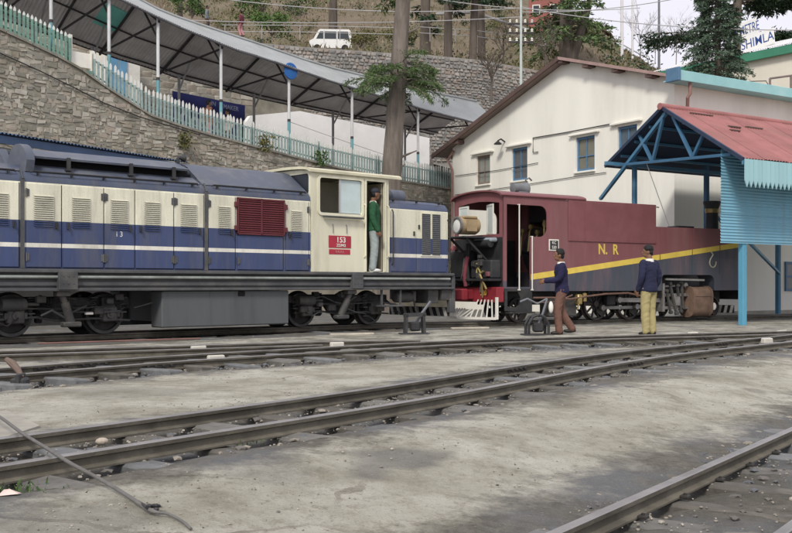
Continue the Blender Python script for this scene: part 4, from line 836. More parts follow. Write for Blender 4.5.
# running gear
k = MB(); k.box(.3, 8.3, -.42, -.38, .42, .76); k.box(.3, 8.3, .38, .42, .42, .76)
for u in (.4, 2.2, 4.0, 6.0, 8.2): k.box(u, u + .1, -.38, .38, .45, .74)
k.build('frame', s_blk, st)
def drv(r, spokes=True):
    k = MB(); k.lathe([(r - .05, -.06), (r, -.055), (r, .04), (r + .03, .05), (r + .03, .07), (r - .05, .07)], (0, 0, 0), 'y', 36, True)
    k.lathe([(.03, -.08), (.085, -.075), (.09, .06)], (0, 0, 0), 'y', 18)
    for i in range(10):
        q = 2 * math.pi * i / 10; k.bar((.07 * math.cos(q), 0, .07 * math.sin(q)), ((r - .04) * math.cos(q), 0, (r - .04) * math.sin(q)), .045, .035, (0, 1, 0))
    k.prism([(r * .55 * math.cos(q), r * .55 * math.sin(q)) for q in ()] or [(.12, -.16), (r - .06, -.16), (r - .06, .16), (.12, .16)], 'y', -.055, -.01)
    return k.mesh('driving_wheel', pm('spoke_iron', (.05, .046, .044), .3, 5, .6, metal=.2, dirt=(.14, .11, .09), dirt_amt=.5), 35)
DW = drv(.42); TW = drv(.30)
for u, mm, r in ((.85, TW, .30), (3.45, DW, .42), (4.62, DW, .42), (5.75, DW, .42), (7.9, TW, .30)):
    for s_ in (-1, 1): link_copy(mm, 'wheel', st, (u, s_ * .43, r), (0, .6, 0 if s_ < 0 else math.pi))
    k = MB(); k.tube([(u, -.4, r), (u, .4, r)], .06, 10); k.build('axle', s_blk, st)
def rod(p, q, w_, h_, name, m_=s_steel):
    k = MB(); k.bar(p, q, w_, h_); 
    for e_ in (p, q): k.lathe([(.02, -.04), (.075, -.04), (.075, .04), (.02, .04)], e_, 'y', 14)
    return k.build(name, m_, st, smooth=35)
rod((3.6, -.56, .32), (5.9, -.56, .32), .035, .08, 'coupling_rod'); rod((4.75, -.64, .34), (6.4, -.66, .45), .035, .07, 'connecting_rod')
rod((4.0, -.75, .52), (5.6, -.75, .50), .05, .11, 'reach_rod'); rod((5.4, -.72, .86), (6.5, -.74, .90), .03, .05, 'valve_rod')
k = MB(); k.box(5.55, 6.6, -.84, -.76, .60, .68); k.box(5.55, 6.6, -.84, -.76, .26, .34); k.box(5.5, 5.58, -.86, -.5, .2, .95); k.cbox(5.9, 6.15, -.9, -.68, .34, .60, .02); k.build('slide_bars', s_steel, st)
for (a, b_) in (((5.75, -.88, .95), (6.0, -.88, .15)), ((6.05, -.86, .9), (6.2, -.86, .2)), ((5.65, -.86, .75), (5.8, -.86, .18)), ((6.25, -.84, .95), (6.3, -.84, .3))):
    k = MB(); k.bar(a, b_, .05, .06, (1, 0, 0)); k.lathe([(.001, -.05), (.05, -.045), (.05, .03)], b_, 'y', 10); k.lathe([(.001, -.05), (.05, -.045), (.05, .03)], a, 'y', 10); k.build('valve_lever', d_mid, st)
k = MB(); k.prism(rrect(-1.03, -.58, .05, .86, .2, 5), 'x', 6.55, 7.25); k.prism(rrect(-1.05, -.56, .03, .88, .22, 5), 'x', 6.50, 6.56); k.prism(rrect(-1.05, -.56, .03, .88, .22, 5), 'x', 7.22, 7.28); cyl = k.build('cylinder', s_ox, st, smooth=40)
k = MB(); k.box(6.6, 7.2, -1.045, -1.03, .60, .63); k.build('cylinder_band', s_ox, cyl)
k = MB(); k.bar((5.5, -.96, 1.06), (7.0, -.96, 1.04), .05, .05); k.build('running_board_edge', s_steel, st)
copper = pm('copper_pipe', (.20, .12, .095), .2, 6, .5, metal=.3)
k = MB(); k.tube([(.9, -1.0, .60), (1.5, -1.0, .60), (2.1, -.98, .56), (2.6, -.98, .62), (3.3, -.97, .68), (4.1, -.97, .70), (4.6, -.97, .62)], .025, 7); k.tube([(1.0, -.95, .48), (1.7, -.95, .50), (2.2, -.95, .66)], .02, 6); k.build('injector_pipe', copper, st, smooth=40)
k = MB(); k.cbox(2.35, 2.5, -1.0, -.85, .42, .68, .02); k.lathe([(.001, -.12), (.06, -.1), (.06, .1), (.001, .12)], (2.62, -.93, .60), 'z', 10); k.tube([(2.4, -.98, .5), (2.34, -.98, .3)], .022, 6); k.build('injector', s_brass, st, smooth=40)
k = MB(); k.cbox(1.55, 2.45, -.85, -.45, .12, .58, .03); k.build('ash_pan', d_mid, st)
k = MB(); k.cbox(3.65, 3.95, -.72, -.5, .36, .66, .05); k.build('sand_box', s_blk, st)
# front beam and striped guard beneath the shed
k = MB(); k.cbox(8.55, 8.68, -.98, .98, .50, .90, .01); k.build('front_beam', s_blk, st)
k = MB(); k.box(8.30, 8.34, -.9, 1.0, .12, .34); fg = k.build('rail_guard', s_blk, st)
for i in range(9):
    y = -.85 + i * .2; k = MB(); k.prism([(y, .125), (y + .09, .125), (y + .03, .335), (y - .06, .335)], 'x', 8.29, 8.299); k.build('white_stripe', white_p, fg)
k = MB(); k.lathe([(.001, -.06), (.10, -.05), (.10, .05), (.001, .06)], (7.42, -.9, .32), 'y', 16); k.build('white_buffer', white_p, st)
# ------------------------------------------------------------------ white depot building
bwht = pm('lime_wash', (.85, .835, .765), .05, .9, .85, bump=.2, bscale=7, dirt=(.60, .575, .50), dirt_amt=.45, dscale=.55, streak=True)
bbrn = pm('verge_brown', (.13, .085, .075), .2, 2, .75)
teal = pm('teal_paint', (.22, .47, .53), .12, 2, .6, dirt=(.30, .40, .42), dirt_amt=.4, dscale=2)
blu = pm('frame_blue', (.10, .20, .32), .15, 4, .6)
zinc = pm('roof_zinc', (.40, .385, .37), .15, .8, .6, metal=.2)
bd = thing('depot_building', 'white gabled depot building with blue windows behind the steam locomotive', 'building', B.o, B.r)
gw = 11.9; rdg = B.end(566, 61.5, 0); cr = B.end(674, 78, 0); lf = B.end(453, 148, 0)
RY, RZ = rdg; CZ_, LZ_ = cr[1], lf[1]
k = MB()
wins = []
for (a, b_, c_, d_) in [(476.5, 490, 155.3, 184.3), (511.6, 527.3, 147.5, 180.4), (575.8, 594.6, 136.3, 170.8), (617.5, 637, 125.5, 161)]:
    ya, za = B.end(a, d_, 0); yb, zb = B.end(b_, c_, 0); zt = (B.end(a, c_, 0)[1] + B.end(b_, c_, 0)[1]) / 2 + .0
    z0_ = (B.end((a + b_) / 2, d_, 0)[1]); z1_ = B.end((a + b_) / 2, c_, 0)[1]; wins.append((yb, ya, z0_, z1_))
k.prism([(0, 0), (gw, 0), (gw, LZ_), (RY, RZ), (0, CZ_)], 'x', 0, .3, holes=[[(a, c_), (a, d_), (b_, d_), (b_, c_)] for (a, b_, c_, d_) in wins])
gwo = k.build('gable_wall', bwht, bd)
curt = [pm('curtain_%d' % i, c, .3, 3, .8) for i, c in enumerate([(.20, .20, .17), (.16, .15, .15), (.19, .18, .13), (.07, .10, .13)])]
for i, (a, b_, c_, d_) in enumerate(wins):
    k = MB(); f_ = .09
    for (p, q, r, s_) in ((a, a + f_, c_, d_), (b_ - f_, b_, c_, d_), (a + f_, b_ - f_, c_, c_ + f_), (a + f_, b_ - f_, d_ - f_, d_), ((a + b_) / 2 - .025, (a + b_) / 2 + .025, c_ + f_, d_ - f_), (a + f_, (a + b_) / 2 - .025, c_ + (d_ - c_) * .42, c_ + (d_ - c_) * .42 + .04), ((a + b_) / 2 + .025, b_ - f_, c_ + (d_ - c_) * .42, c_ + (d_ - c_) * .42 + .04)): k.box(.07, .13, p + .002, q - .002, r + .002, s_ - .002)
    wo = k.build('window', blu if i else pm('frame_brown', (.22, .17, .14), .2), gwo)
    for (p, q) in ((a + f_, (a + b_) / 2 - .025), ((a + b_) / 2 + .025, b_ - f_)): MB().box(.105, .11, p, q, c_ + f_, d_ - f_).build('pane', glass('win_glass_%d' % i, [(.25, .27, .25), (.13, .13, .14), (.20, .19, .15), (.10, .14, .17)][i], .15), wo)
    k = MB(); k.cbox(-.13, .0, a - .26, b_ + .26, d_ + .06, d_ + .14, .015); k.build('lintel', bwht, wo); k = MB(); k.cbox(-.08, .05, a - .05, b_ + .05, c_ - .07, c_ - .004, .01); k.build('sill', bwht, wo)
MB().box(.301, 26, .0, .3, 0, CZ_ - .02).build('side_wall', bwht, bd)
MB().box(.301, 26, gw - .3, gw, 0, LZ_ - .02).build('far_wall', bwht, bd)
MB().box(.302, 26, -.02, -.001, 0, .12).build('plinth', pm('plinth_grey', (.35, .33, .28), .2), bd)
slL = (RZ - LZ_) / (gw - RY); slR = (RZ - CZ_) / RY
k = MB(); k.prism([(gw + .95, LZ_ - slL * .95 + .02), (RY, RZ + .02), (-.45, CZ_ - slR * .45 + .02), (-.45, CZ_ - slR * .45 + .09), (RY, RZ + .12), (gw + .95, LZ_ - slL * .95 + .12)], 'x', -.35, 26.3); rfo = k.build('roof', pm('roof_rust', (.26, .20, .18), .2, 1, .75), bd)
k = MB(); k.prism([(gw + .96, LZ_ - slL * .96 - .05), (RY, RZ - .03), (RY, RZ + .13), (gw + .96, LZ_ - slL * .96 + .13)], 'x', -.42, -.351); k.build('bargeboard', bbrn, rfo)
k = MB(); k.prism([(-.46, CZ_ - slR * .46 + .0), (RY, RZ + .02), (RY, RZ + .13), (-.46, CZ_ - slR * .46 + .10)], 'x', -.40, -.352); k.build('bargeboard', pm('verge_pink', (.36, .25, .23), .15), rfo)
for yy in (RY - .05, RY - 1.35, RY - 2.75, .75): MB().box(-.36, -.0, yy - .15, yy + .15, RZ - abs(RY - yy) * slR - .10, RZ - abs(RY - yy) * slR - .0).build('purlin_end', bbrn, rfo)
for yy in (RY + 6.2,): MB().box(-.36, -.0, yy - .12, yy + .12, RZ - abs(RY - yy) * slL - .16, RZ - abs(RY - yy) * slL - .0).build('purlin_end', bbrn, rfo)
k = MB(); gz_ = CZ_ - .22; k.cbox(-.5, 26, -.62, -.42, gz_, gz_ + .32, .01); k.box(-.5, 26, -.419, -.0, gz_ + .02, gz_ + .06); gut = k.build('gutter', pm('gutter_teal', (.30, .56, .58), .12, 1.2, .55, dirt=(.45, .55, .52), dirt_amt=.4), bd)
MB().cbox(-.62, -.5, -.72, -.2, gz_ - .03, gz_ + .38, .01).build('gutter_end', blu, gut)
k = MB(); k.tube([(.15, -.5, gz_), (.15, -.5, gz_ - .35), (.1, -.45, gz_ - .45), (.45, -.12, gz_ - .95), (.5, -.1, gz_ - 1.1)], .055, 8); k.build('downpipe', pm('pipe_rust', (.27, .16, .14), .25), gut, smooth=40)
k = MB(); k.tube([(-.1, gw - .2, LZ_ - .15), (-.1, gw + .2, LZ_ - .5), (-.1, gw - .1, LZ_ - .9), (-.1, gw - .1, .2)], .05, 8); k.build('downpipe', MATS['pipe_rust'], bd, smooth=40)
# window in the side wall near the right edge
x0, z0_ = B.side(784.5, 291, 0); x1, z1_ = B.side(800, 262, 0)
k = MB(); 
for (p, q, r, s_) in ((x0, x0 + .08, z0_, z1_), (x1 - .08, x1, z0_, z1_), (x0 + .08, x1 - .08, z0_, z0_ + .08), (x0 + .08, x1 - .08, z1_ - .08, z1_), (x0 + .08, x1 - .08, (z0_ + z1_) / 2 - .03, (z0_ + z1_) / 2 + .03)): k.box(p, q, -.06, -.003, r, s_)
wo = k.build('window', blu, bd); MB().box(x0 + .08, x1 - .08, -.02, -.004, z0_ + .08, z1_ - .08).build('pane', glass('win_side', (.14, .16, .17), .15), wo)
# wall lamp, conduits and wires on the gable
def bwire(name, pts, r, label, m_=None, x=-.04):
    k = MB(); k.tube([(x, *B.end(px, py, x)) for px, py in pts], r, 5); o = k.build(name, m_ or MATS['black_rubber']); o.location = B.o; o.rotation_euler = (0, 0, B.r); return tag(o, label, 'cable')
bwire('wall_conduit', [(538, 152), (533, 152.5), (533, 138), (566, 132.5), (611, 124)], .02, 'bent conduit pipe on the white gable beside the middle windows')
bwire('wall_wire', [(455, 176), (500, 170), (538, 162.8)], .013, 'thin wire crossing the two left windows of the white gable')
bwire('wall_wire', [(455, 195), (530, 184), (580, 176), (606, 172.5)], .013, 'lower thin wire sagging across the white gable to the shed')
ly, lz = B.end(505, 142, 0); k = MB(); k.tube([(0, ly, lz), (-.2, ly, lz + .1), (-.35, ly, lz + .02)], .03, 6); k.lathe([(.02, .0), (.16, -.12), (.15, -.14)], (-.35, ly, lz + .02), 'z', 14); lo = k.build('wall_lamp', MATS['black_rubber']); lo.location = B.o; lo.rotation_euler = (0, 0, B.r); tag(lo, 'small black lamp on the white gable above the second window', 'lamp')
# ------------------------------------------------------------------ teal engine shed with red roof
SK = .27
shd = thing('engine_shed', 'teal open engine shed with a faded red corrugated roof at right', 'shed', SH.o, SH.r)
red_r = pm('roof_red', (.32, .14, .135), .2, 1.2, .75, bump=.05, dirt=(.26, .145, .125), dirt_amt=.7, dscale=1.0, spec=.2)
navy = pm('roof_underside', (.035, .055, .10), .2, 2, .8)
NE, AP, FE = (0.0, 3.95), (3.3, 5.72), (6.2, 4.5)
tE = 12.5; cw_ = .82; n_sh = 15
for (p, q, m_, nm) in ((NE, AP, red_r, 'roof_sheet'), (FE, AP, red_r, 'roof_sheet')):
    for i in range(n_sh):
        a0 = p[0] * SK + i * cw_ if True else 0; b0 = q[0] * SK + i * cw_
        lift = .012 * (i % 2)
        k = MB(); P0 = (a0, p[0], p[1] + lift); P1 = (a0 + cw_ + .05, p[0], p[1] + lift); P2 = (b0, q[0], q[1] + lift); 
        k.corr(P0, P1, P2, 8, .013, 6)
        if p is NE: k.v = [(x, y, z) for x, y, z in k.v]
        k.build(nm, m_, shd, smooth=60)
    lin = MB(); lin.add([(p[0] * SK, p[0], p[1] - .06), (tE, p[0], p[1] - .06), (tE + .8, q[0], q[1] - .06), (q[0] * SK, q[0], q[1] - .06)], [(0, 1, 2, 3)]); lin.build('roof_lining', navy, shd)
k = MB(); k.tube([(AP[0] * SK - .08, AP[0], AP[1] + .0), (tE, AP[0], AP[1] + .0)], .09, 10); k.build('ridge_cap', red_r, shd, smooth=40)
for u, s0, L_ in ((1.6, 2.95, .9), (2.2, 2.2, .5), (3.1, 2.35, .7), (1.9, 1.9, .4)):
    z = lerp(NE[1], AP[1], s0 / 3.3) + .028; k = MB(); k.cbox(u, u + L_, s0 - .02, s0 + .03, z - .005, z + .03, .004); k.build('roof_batten', bbrn, shd)
def gable_pt(p): return (p[0] * SK + .02, p[0])
for (p, q) in ((NE, AP), (AP, FE)):
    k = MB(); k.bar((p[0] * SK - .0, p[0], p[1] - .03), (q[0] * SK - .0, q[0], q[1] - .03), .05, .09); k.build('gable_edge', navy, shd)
blue_t = pm('shed_blue', (.085, .235, .38), .15, 2, .6, dirt=(.2, .3, .36), dirt_amt=.4)
# near-side sheet wall (horizontal corrugation) on plane s=.85
SP = .85
ta, zb = SH.side(720.5, 242.8, SP); _, zt = SH.side(740, 150, SP); zmid = SH.side(722, 214, SP)[1]
tl = pm('teal_sheet', (.20, .42, .55), .08, 1.2, .55, bump=.03, dirt=(.24, .32, .33), dirt_amt=.45, dscale=2.2, streak=True)
zt = 4.28
for i in range(4):
    for (za, zc, dy) in ((zb, zmid + .04, 0), (zmid, zt, -.012)):
        k = MB(); xa = ta + i * 2.4; nwv = max(4, int(round((zc - za) / .075))); k.corr((xa, SP + dy, za), (xa, SP + dy, zc), (xa + 2.42, SP + dy, za), nwv, .012, 6); k.build('wall_sheet', tl, shd, smooth=60)
# pointed valance boards under the near eave
vb = MB(); vb.prism([(.004, .0), (.150, .0), (.150, -.50), (.077, -.66), (.004, -.50)], 'y', -.012, .012); VB = vb.mesh('valance_board', pm('valance_teal', (.33, .56, .60), .14, 1.5, .6, dirt=(.24, .33, .33), dirt_amt=.55, dscale=2.5, streak=True))
for i in range(46): link_copy(VB, 'valance_board', shd, (.02 + i * .155, -.03 + .004 * (i % 2), 3.93))
k = MB(); k.box(.0, 8, .0, .04, 3.80, 3.90); k.build('eave_beam', blue_t, shd)
# posts
def spost(t_, s_, ztop, w_=.13, m_=teal):
    k = MB(); k.cbox(t_ - w_ / 2, t_ + w_ / 2, s_ - w_ / 2, s_ + w_ / 2, -.06, ztop, .01); return k.build('post', m_, shd)
tpx = lambda px, s_: SH.side(px, 300, s_)[0]
post_m = pm('post_teal', (.105, .33, .47), .12, 2, .55)
tn = tpx(742.5, SP + .1); spost(tn, SP + .1, 4.2, .15, post_m)
tf = tpx(634.5, 5.55); spost(tf, 5.55, 4.75, .12, blue_t)
tf2 = tpx(706.5, 5.55); spost(tf2, 5.55, 4.75, .13, pm('post_blue_dark', (.07, .16, .27), .15))
tb = tpx(778, 4.9); spost(tb, 4.9, 5.0, .13, blue_t); spost(tn + 5.5, SP + .1, 4.2, .15, post_m)
# gable truss along the skewed end
def tp(s_, z): return (s_ * SK + .10, s_, z)
trs = MB(); cz0, cz1 = SH.side(640, 166, 5.5)[1], 4.12
def zch(s_): return lerp(4.14, 4.42, (s_ - .85) / 4.7)
parts_t = [((.5, 4.10), (5.7, 4.45)), ((2.05, zch(2.05)), (1.6, 4.75)), ((2.05, zch(2.05)), (2.9, 5.40)), ((3.85, zch(3.85)), (3.3, 5.55)), ((3.85, zch(3.85)), (4.5, 5.15))]
tro = None
for i, (p, q) in enumerate(parts_t):
    k = MB(); k.bar(tp(*p), tp(*q), .07, .10 if i == 0 else .08, (1, 0, 0)); o = k.build('truss_bar', pm('truss_blue', (.055, .15, .26), .15, 2, .6), shd)
k = MB(); k.bar(tp(6.6, 3.55), tp(3.2, 5.55), .08, .10, (1, 0, 0)); k.build('brace', blue_t, shd)
k = MB(); k.bar((tn + .25, SP + .1, 3.0 - .75), (tn + 1.9, SP + .1 + 2.2, 1.5), .06, .06) if False else k.bar((tn + .2, SP + .12, 2.1), (tb, 4.85, 1.35), .07, .07); k.build('brace', blue_t, shd)
k = MB(); k.bar((tf2, 5.5, 3.5), (tf2 + 1.0, 5.5, 2.6), .06, .06); k.bar((1.0, 5.5, 4.45), (12, 5.5, 4.45), .08, .10); k.bar((.5, .95, 4.15), (12, .95, 4.15), .08, .10); k.build('wall_plate', blue_t, shd)
for i in range(1, 4):
    for (p, q) in ((NE, AP), (FE, AP)):
        s_ = lerp(p[0], q[0], i / 4); z = lerp(p[1], q[1], i / 4) - .11; k = MB(); k.bar((s_ * SK + .12, s_, z), (12, s_, z), .06, .07); k.build('purlin', blue_t, shd)
# ------------------------------------------------------------------ picket fence
pk_m = pm('picket_paint', (.29, .385, .37), .18, 3, .7, bands=[(.64, 2, (.70, .71, .68))], dirt=(.5, .58, .54), dirt_amt=.45, dscale=6)
pkg_m = pm('picket_green', (.165, .29, .24), .2, 3, .7, bands=[(.74, 2, (.70, .71, .68))], dirt=(.3, .5, .43), dirt_amt=.45, dscale=6)
def picket(m_, h=.86):
    k = MB(); k.prism([(-.038, 0), (.038, 0), (.038, h - .07), (0, h), (-.038, h - .07)], 'y', -.012, .012); return k.mesh('picket', m_)
PK = [picket(pk_m), picket(pk_m, .82), picket(pk_m, .89)]; PKG = [picket(pkg_m), picket(pkg_m, .88)]
xg0 = W.side(71, 60, .1)[0]; xg1 = W.side(94.5, 75, .1)[0]
def fence(label, x0, x1, ms, rail_mat, sp):
    fo = thing('picket_fence', label, 'fence', W.o, W.r); n = int((x1 - x0) / sp)
    for i in range(n + 1):
        x = x0 + i * sp; link_copy(random.choice(ms), 'picket', fo, (x, .10, foot(x) + .02), (0, random.uniform(-.03, .03), 0))
    for dz in (.16, .62):
        k = MB(); k.tube([(x, .135, foot(x) + dz) for x in np.linspace(x0, x1, 40)], .028, 4); k.build('fence_rail', rail_mat, fo)
    for x in np.linspace(x0, x1, max(2, int((x1 - x0) / 2.6))):
        k = MB(); k.cbox(x - .05, x + .05, .16, .26, foot(x) - .02, foot(x) + .84, .008); k.build('fence_post', rail_mat, fo)
    return fo
fence('green picket fence at the top left on the stone wall', -2.6, xg0, PKG, pkg_m, .135)
k_ = fence('pale teal picket fence with white tips running down along the covered walkway', xg1, 21.5, PK, pk_m, .14)
gt = thing('gate', 'low white gate panel between the two runs of picket fence', 'gate', W.o, W.r)
k = MB(); zg = foot((xg0 + xg1) / 2); k.cbox(xg0 + .06, xg1 - .06, .22, .26, zg + .12, zg + .60, .01); k.build('gate_panel', white_p, gt)
for x in (xg0 + .02, xg1 - .02): k = MB(); k.cbox(x - .06, x + .06, .16, .28, foot(x) - .05, foot(x) + .92, .01); k.build('gate_post', white_p, gt)
k = MB(); k.box(xg0 + .06, xg1 - .06, .05, .09, zg - .08, zg + .02); k.build('gate_rail', pkg_m, gt)
# ------------------------------------------------------------------ covered walkway
E1 = [(-200, -170), (-60, -82), (60, -28), (123, 0), (158, 17), (180, 27), (237, 50), (264, 58), (331, 81), (430, 111), (477, 123), (530, 136)]
RG = [(-200, -195), (-60, -100), (60, -42), (123, -8), (158, 11), (173, 17), (221, 33), (264, 47), (300, 59.6), (331, 69), (430, 93), (500, 107), (560, 119)]
E2 = [(-200, -50), (-60, -2), (0, 17), (72, 42), (114, 57), (150, 67), (170, 75), (211, 85), (260, 98), (298, 106), (382, 123), (467, 141), (540, 155)]
def line3(tab, v): return sorted(W.side(px, py, v) for px, py in tab)
L1, LR, L2 = line3(E1, .25), line3(RG, 1.9), line3(E2, 4.7)
cn = thing('covered_walkway', 'long grey corrugated canopy on slim posts sloping down over the walkway', 'canopy', W.o, W.r)
tin = pm('tin_top', (.34, .36, .365), .12, .8, .55, metal=.15, bump=.04, dirt=(.22, .22, .21), dirt_amt=.5, dscale=.7)
tin_u = pm('tin_under', (.60, .59, .61), .2, 1.0, .8, dirt=(.5, .48, .47), dirt_amt=.4, dscale=.9)
xsn = np.arange(-6.5, 23.5, .8)
def s3(x, dz=0): return [Vector((x, .25, interp(L1, x) + dz)), Vector((x, 1.9, interp(LR, x) + dz)), Vector((x, 4.7, interp(L2, x) + dz))]
sky_i = int((W.side(116, 8, 3.0)[0] + 6.5) / .8)
for i, (a, b_) in enumerate(zip(xsn[:-1], xsn[1:])):
    A, Bv = s3(a, .02), s3(b_ + .04, .02); up_ = .006 * (i % 2); A = [q + Vector((0, 0, up_)) for q in A]; Bv = [q + Vector((0, 0, up_)) for q in Bv]
    for (i0, i1) in ((0, 1), (2, 1)):
        k = MB(); N = 60; vs = []
        for j in range(N + 1):
            f_ = j / N; lo_, hi_ = A[i0].lerp(Bv[i0], f_), A[i1].lerp(Bv[i1], f_); dz = .014 * math.sin(2 * math.pi * f_ * 10); vs += [lo_ + Vector((0, 0, dz)), hi_ + Vector((0, 0, dz))]
        k.add(vs, [(2 * j, 2 * j + 2, 2 * j + 3, 2 * j + 1) for j in range(N)]); sky_l = (i == sky_i and i0 == 2)
        k.build('roof_sheet', tin, cn, smooth=60)
        k = MB(); d_ = Vector((0, 0, -.05)); N = 24; vs = []
        for j in range(N + 1): f_ = j / N; dz = Vector((0, 0, -.05 + .016 * math.sin(2 * math.pi * f_ * 6))); vs += [A[i0].lerp(Bv[i0], f_) + dz, A[i1].lerp(Bv[i1], f_) + dz]
        k.add(vs, [(2 * j, 2 * j + 2, 2 * j + 3, 2 * j + 1) for j in range(N)]); uo = k.build('roof_underside', tin_u, cn)
        if sky_l:
            k = MB(); d_ = Vector((0, 0, -.075)); q0, q1, q2, q3 = A[2].lerp(A[1], .42), Bv[2].lerp(Bv[1], .42), Bv[2].lerp(Bv[1], .78), A[2].lerp(A[1], .78); k.add([q0 + d_, q1 + d_, q2 + d_, q3 + d_], [(0, 1, 2, 3)]); k.build('skylight', pm('skylight_teal', (.20, .62, .56), .1, rough=.5), uo)
k = MB(); xx = list(xsn)
for x in xx: pass
k.tube([(x, 1.9, interp(LR, x) + .04) for x in xx], .07, 6); k.build('ridge_cap', tin, cn, smooth=40)
steel_d = pm('truss_steel', (.055, .05, .055), .2, 3, .7)
for (v, L) in ((1.1, None), (3.3, None), (4.4, None)):
    k = MB(); pts = []
    for x in xx: a, r_, c_ = s3(x); f_ = (v - .25) / 1.65 if v < 1.9 else (v - 1.9) / 2.8; pts.append((a.lerp(r_, f_) if v < 1.9 else r_.lerp(c_, f_)) + Vector((0, 0, -.10)))
    k.tube(pts, .035, 5); k.build('purlin', steel_d, cn)
k = MB(); k.tube([(x, .25, interp(L1, x) - .03) for x in xx], .035, 5); k.build('eave_angle', pm('eave_dark', (.10, .10, .11), .2), cn)
k = MB(); k.tube([(x, 4.7, interp(L2, x) - .03) for x in xx], .035, 5); k.build('eave_angle', steel_d, cn)
postw = pm('post_white', (.62, .63, .64), .12, 2, .6, dirt=(.35, .35, .36), dirt_amt=.4)
postt = pm('post_base_teal', (.155, .345, .385), .15, 3, .6)
fposts = [51, 109, 158, 221, 289, 352, 418, 474]; bposts = [35, 92, 179, 254, 333, 405, 455]
for px in fposts:
    x = W.side(px, 100, .45)[0]; zf = foot(x) - .03; a, r_, c_ = s3(x); zt_ = lerp(a.z, r_.z, .12) - .08
    zm = zf + (zt_ - zf) * .42
    k = MB(); k.lathe([(.055, zm), (.055, zt_)], (x, .45, 0), 'z', 12); po = k.build('post', postw, cn, smooth=40)
    k = MB(); k.lathe([(.06, zf), (.06, zm - .06)], (x, .45, 0), 'z', 12); k.build('post_base', postt, po, smooth=40)
    k = MB(); k.lathe([(.063, zm - .07), (.063, zm + .03)], (x, .45, 0), 'z', 12); k.build('post_band', steel_d, po, smooth=40)
    k = MB(); k.bar((x, .45, zt_ - .7), r_ + Vector((0, -.2, -.15)), .05, .05); k.bar(a + Vector((0, .1, -.10)), r_ + Vector((0, 0, -.10)), .06, .08); k.bar(c_ + Vector((0, 0, -.10)), r_ + Vector((0, 0, -.10)), .06, .08); k.bar((x, .45, zt_ - .15), (x, 4.3, zt_ - .15 + (c_.z - a.z) * .8), .05, .06); k.build('rafter', steel_d, po)
bk_m = pm('post_grey', (.33, .34, .36), .15, 2, .6)
for px in bposts:
    x = W.side(px, 120, 4.3)[0]; zf = foot(x) - .03; zt_ = s3(x)[2].z - .02
    k = MB(); k.lathe([(.055, zf), (.055, zt_)], (x, 4.3, 0), 'z', 10); po = k.build('back_post', bk_m, cn, smooth=40)
    k = MB(); k.bar((x, 4.3, zt_ - .6), s3(x)[1].lerp(s3(x)[2], .5) + Vector((0, 0, -.1)), .05, .05); k.build('bracket', bk_m, po)
x, z = W.side(291, 71, .3); k = MB(); k.lathe([(.001, -.05), (.30, -.03), (.32, 0), (.001, .03)], (x, .32, z), 'y', 24); bdc = k.build('round_lamp', pm('disc_blue', (.03, .14, .42), .15, 5, .5)); bdc.location = W.o; bdc.rotation_euler = (0, 0, W.r); tag(bdc, 'round bright blue disc fixed at the canopy eave atop a post', 'disc')
# white wall behind the walkway on the right
ww = thing('boundary_wall', 'bright white painted wall behind the lower half of the covered walkway', 'wall', W.o, W.r)
xa, za = W.side(246, 115, 6.9); xb, zb_ = W.side(300, 111, 6.9); xc = 25.0
k = MB(); k.prism([(xa, foot(xa) - 1), (xc, foot(xc) - 1.5), (xc, 8.6), (xb, zb_), (xa + .25, za), (xa, za - .3)], 'y', 6.9, 7.15); k.build('wall_face', pm('wall_white', (.90, .89, .87), .05, .8, .85, bump=.15, bscale=5, dirt=(.6, .56, .52), dirt_amt=.35, dscale=.6), ww)
# blue hoarding
x0, z0_ = W.side(173, 91, 5.2); x1, z1_ = W.side(245, 105.5, 5.2); zb0 = foot(x0) + .15
hb = thing('hoarding', 'dark blue signboard with white lettering behind the picket fence', 'signboard', W.o, W.r)
navyb = pm('board_navy', (.018, .022, .105), .12, 2, .5)
k = MB(); lowr = foot(x1) + .1; lowl = foot(x0) - .1
k.prism([(x0, lowl), (x1, lowr), (x1, z1_), (x0, z0_)], 'y', 5.2, 5.26); bo = k.build('board', navyb, hb)
slp = math.atan2(z1_ - z0_, x1 - x0)
for s_, px, py, sz in (('Kov', 193, 121.5, 1.15), ('S', 217, 131, 1.25), ('KI', 233, 133, 1.15)):
    x, z = W.side(px, py, 5.19); text('board_lettering', s_, sz, pm('letter_white', (.62, .68, .70), .05), bo, (x, 5.192, z), (R(90), -slp, 0), .004, .02, sx=.85)
for s_, px, py, sz in (('IN', 213.5, 104, .26), ('MAKER', 231, 108, .26)):
    x, z = W.side(px, py, 5.19); text('board_small_text', s_, sz, pm('letter_dim', (.15, .17, .26), .05), bo, (x, 5.192, z), (R(90), -slp, 0), .004, .004, sx=.9)
k = MB()
for x in (x0 + .3, (x0 + x1) / 2, x1 - .3): k.box(x - .05, x + .05, 5.27, 5.35, foot(x) - .03, lerp(z0_, z1_, (x - x0) / (x1 - x0)))
k.build('board_post', steel_d, hb)
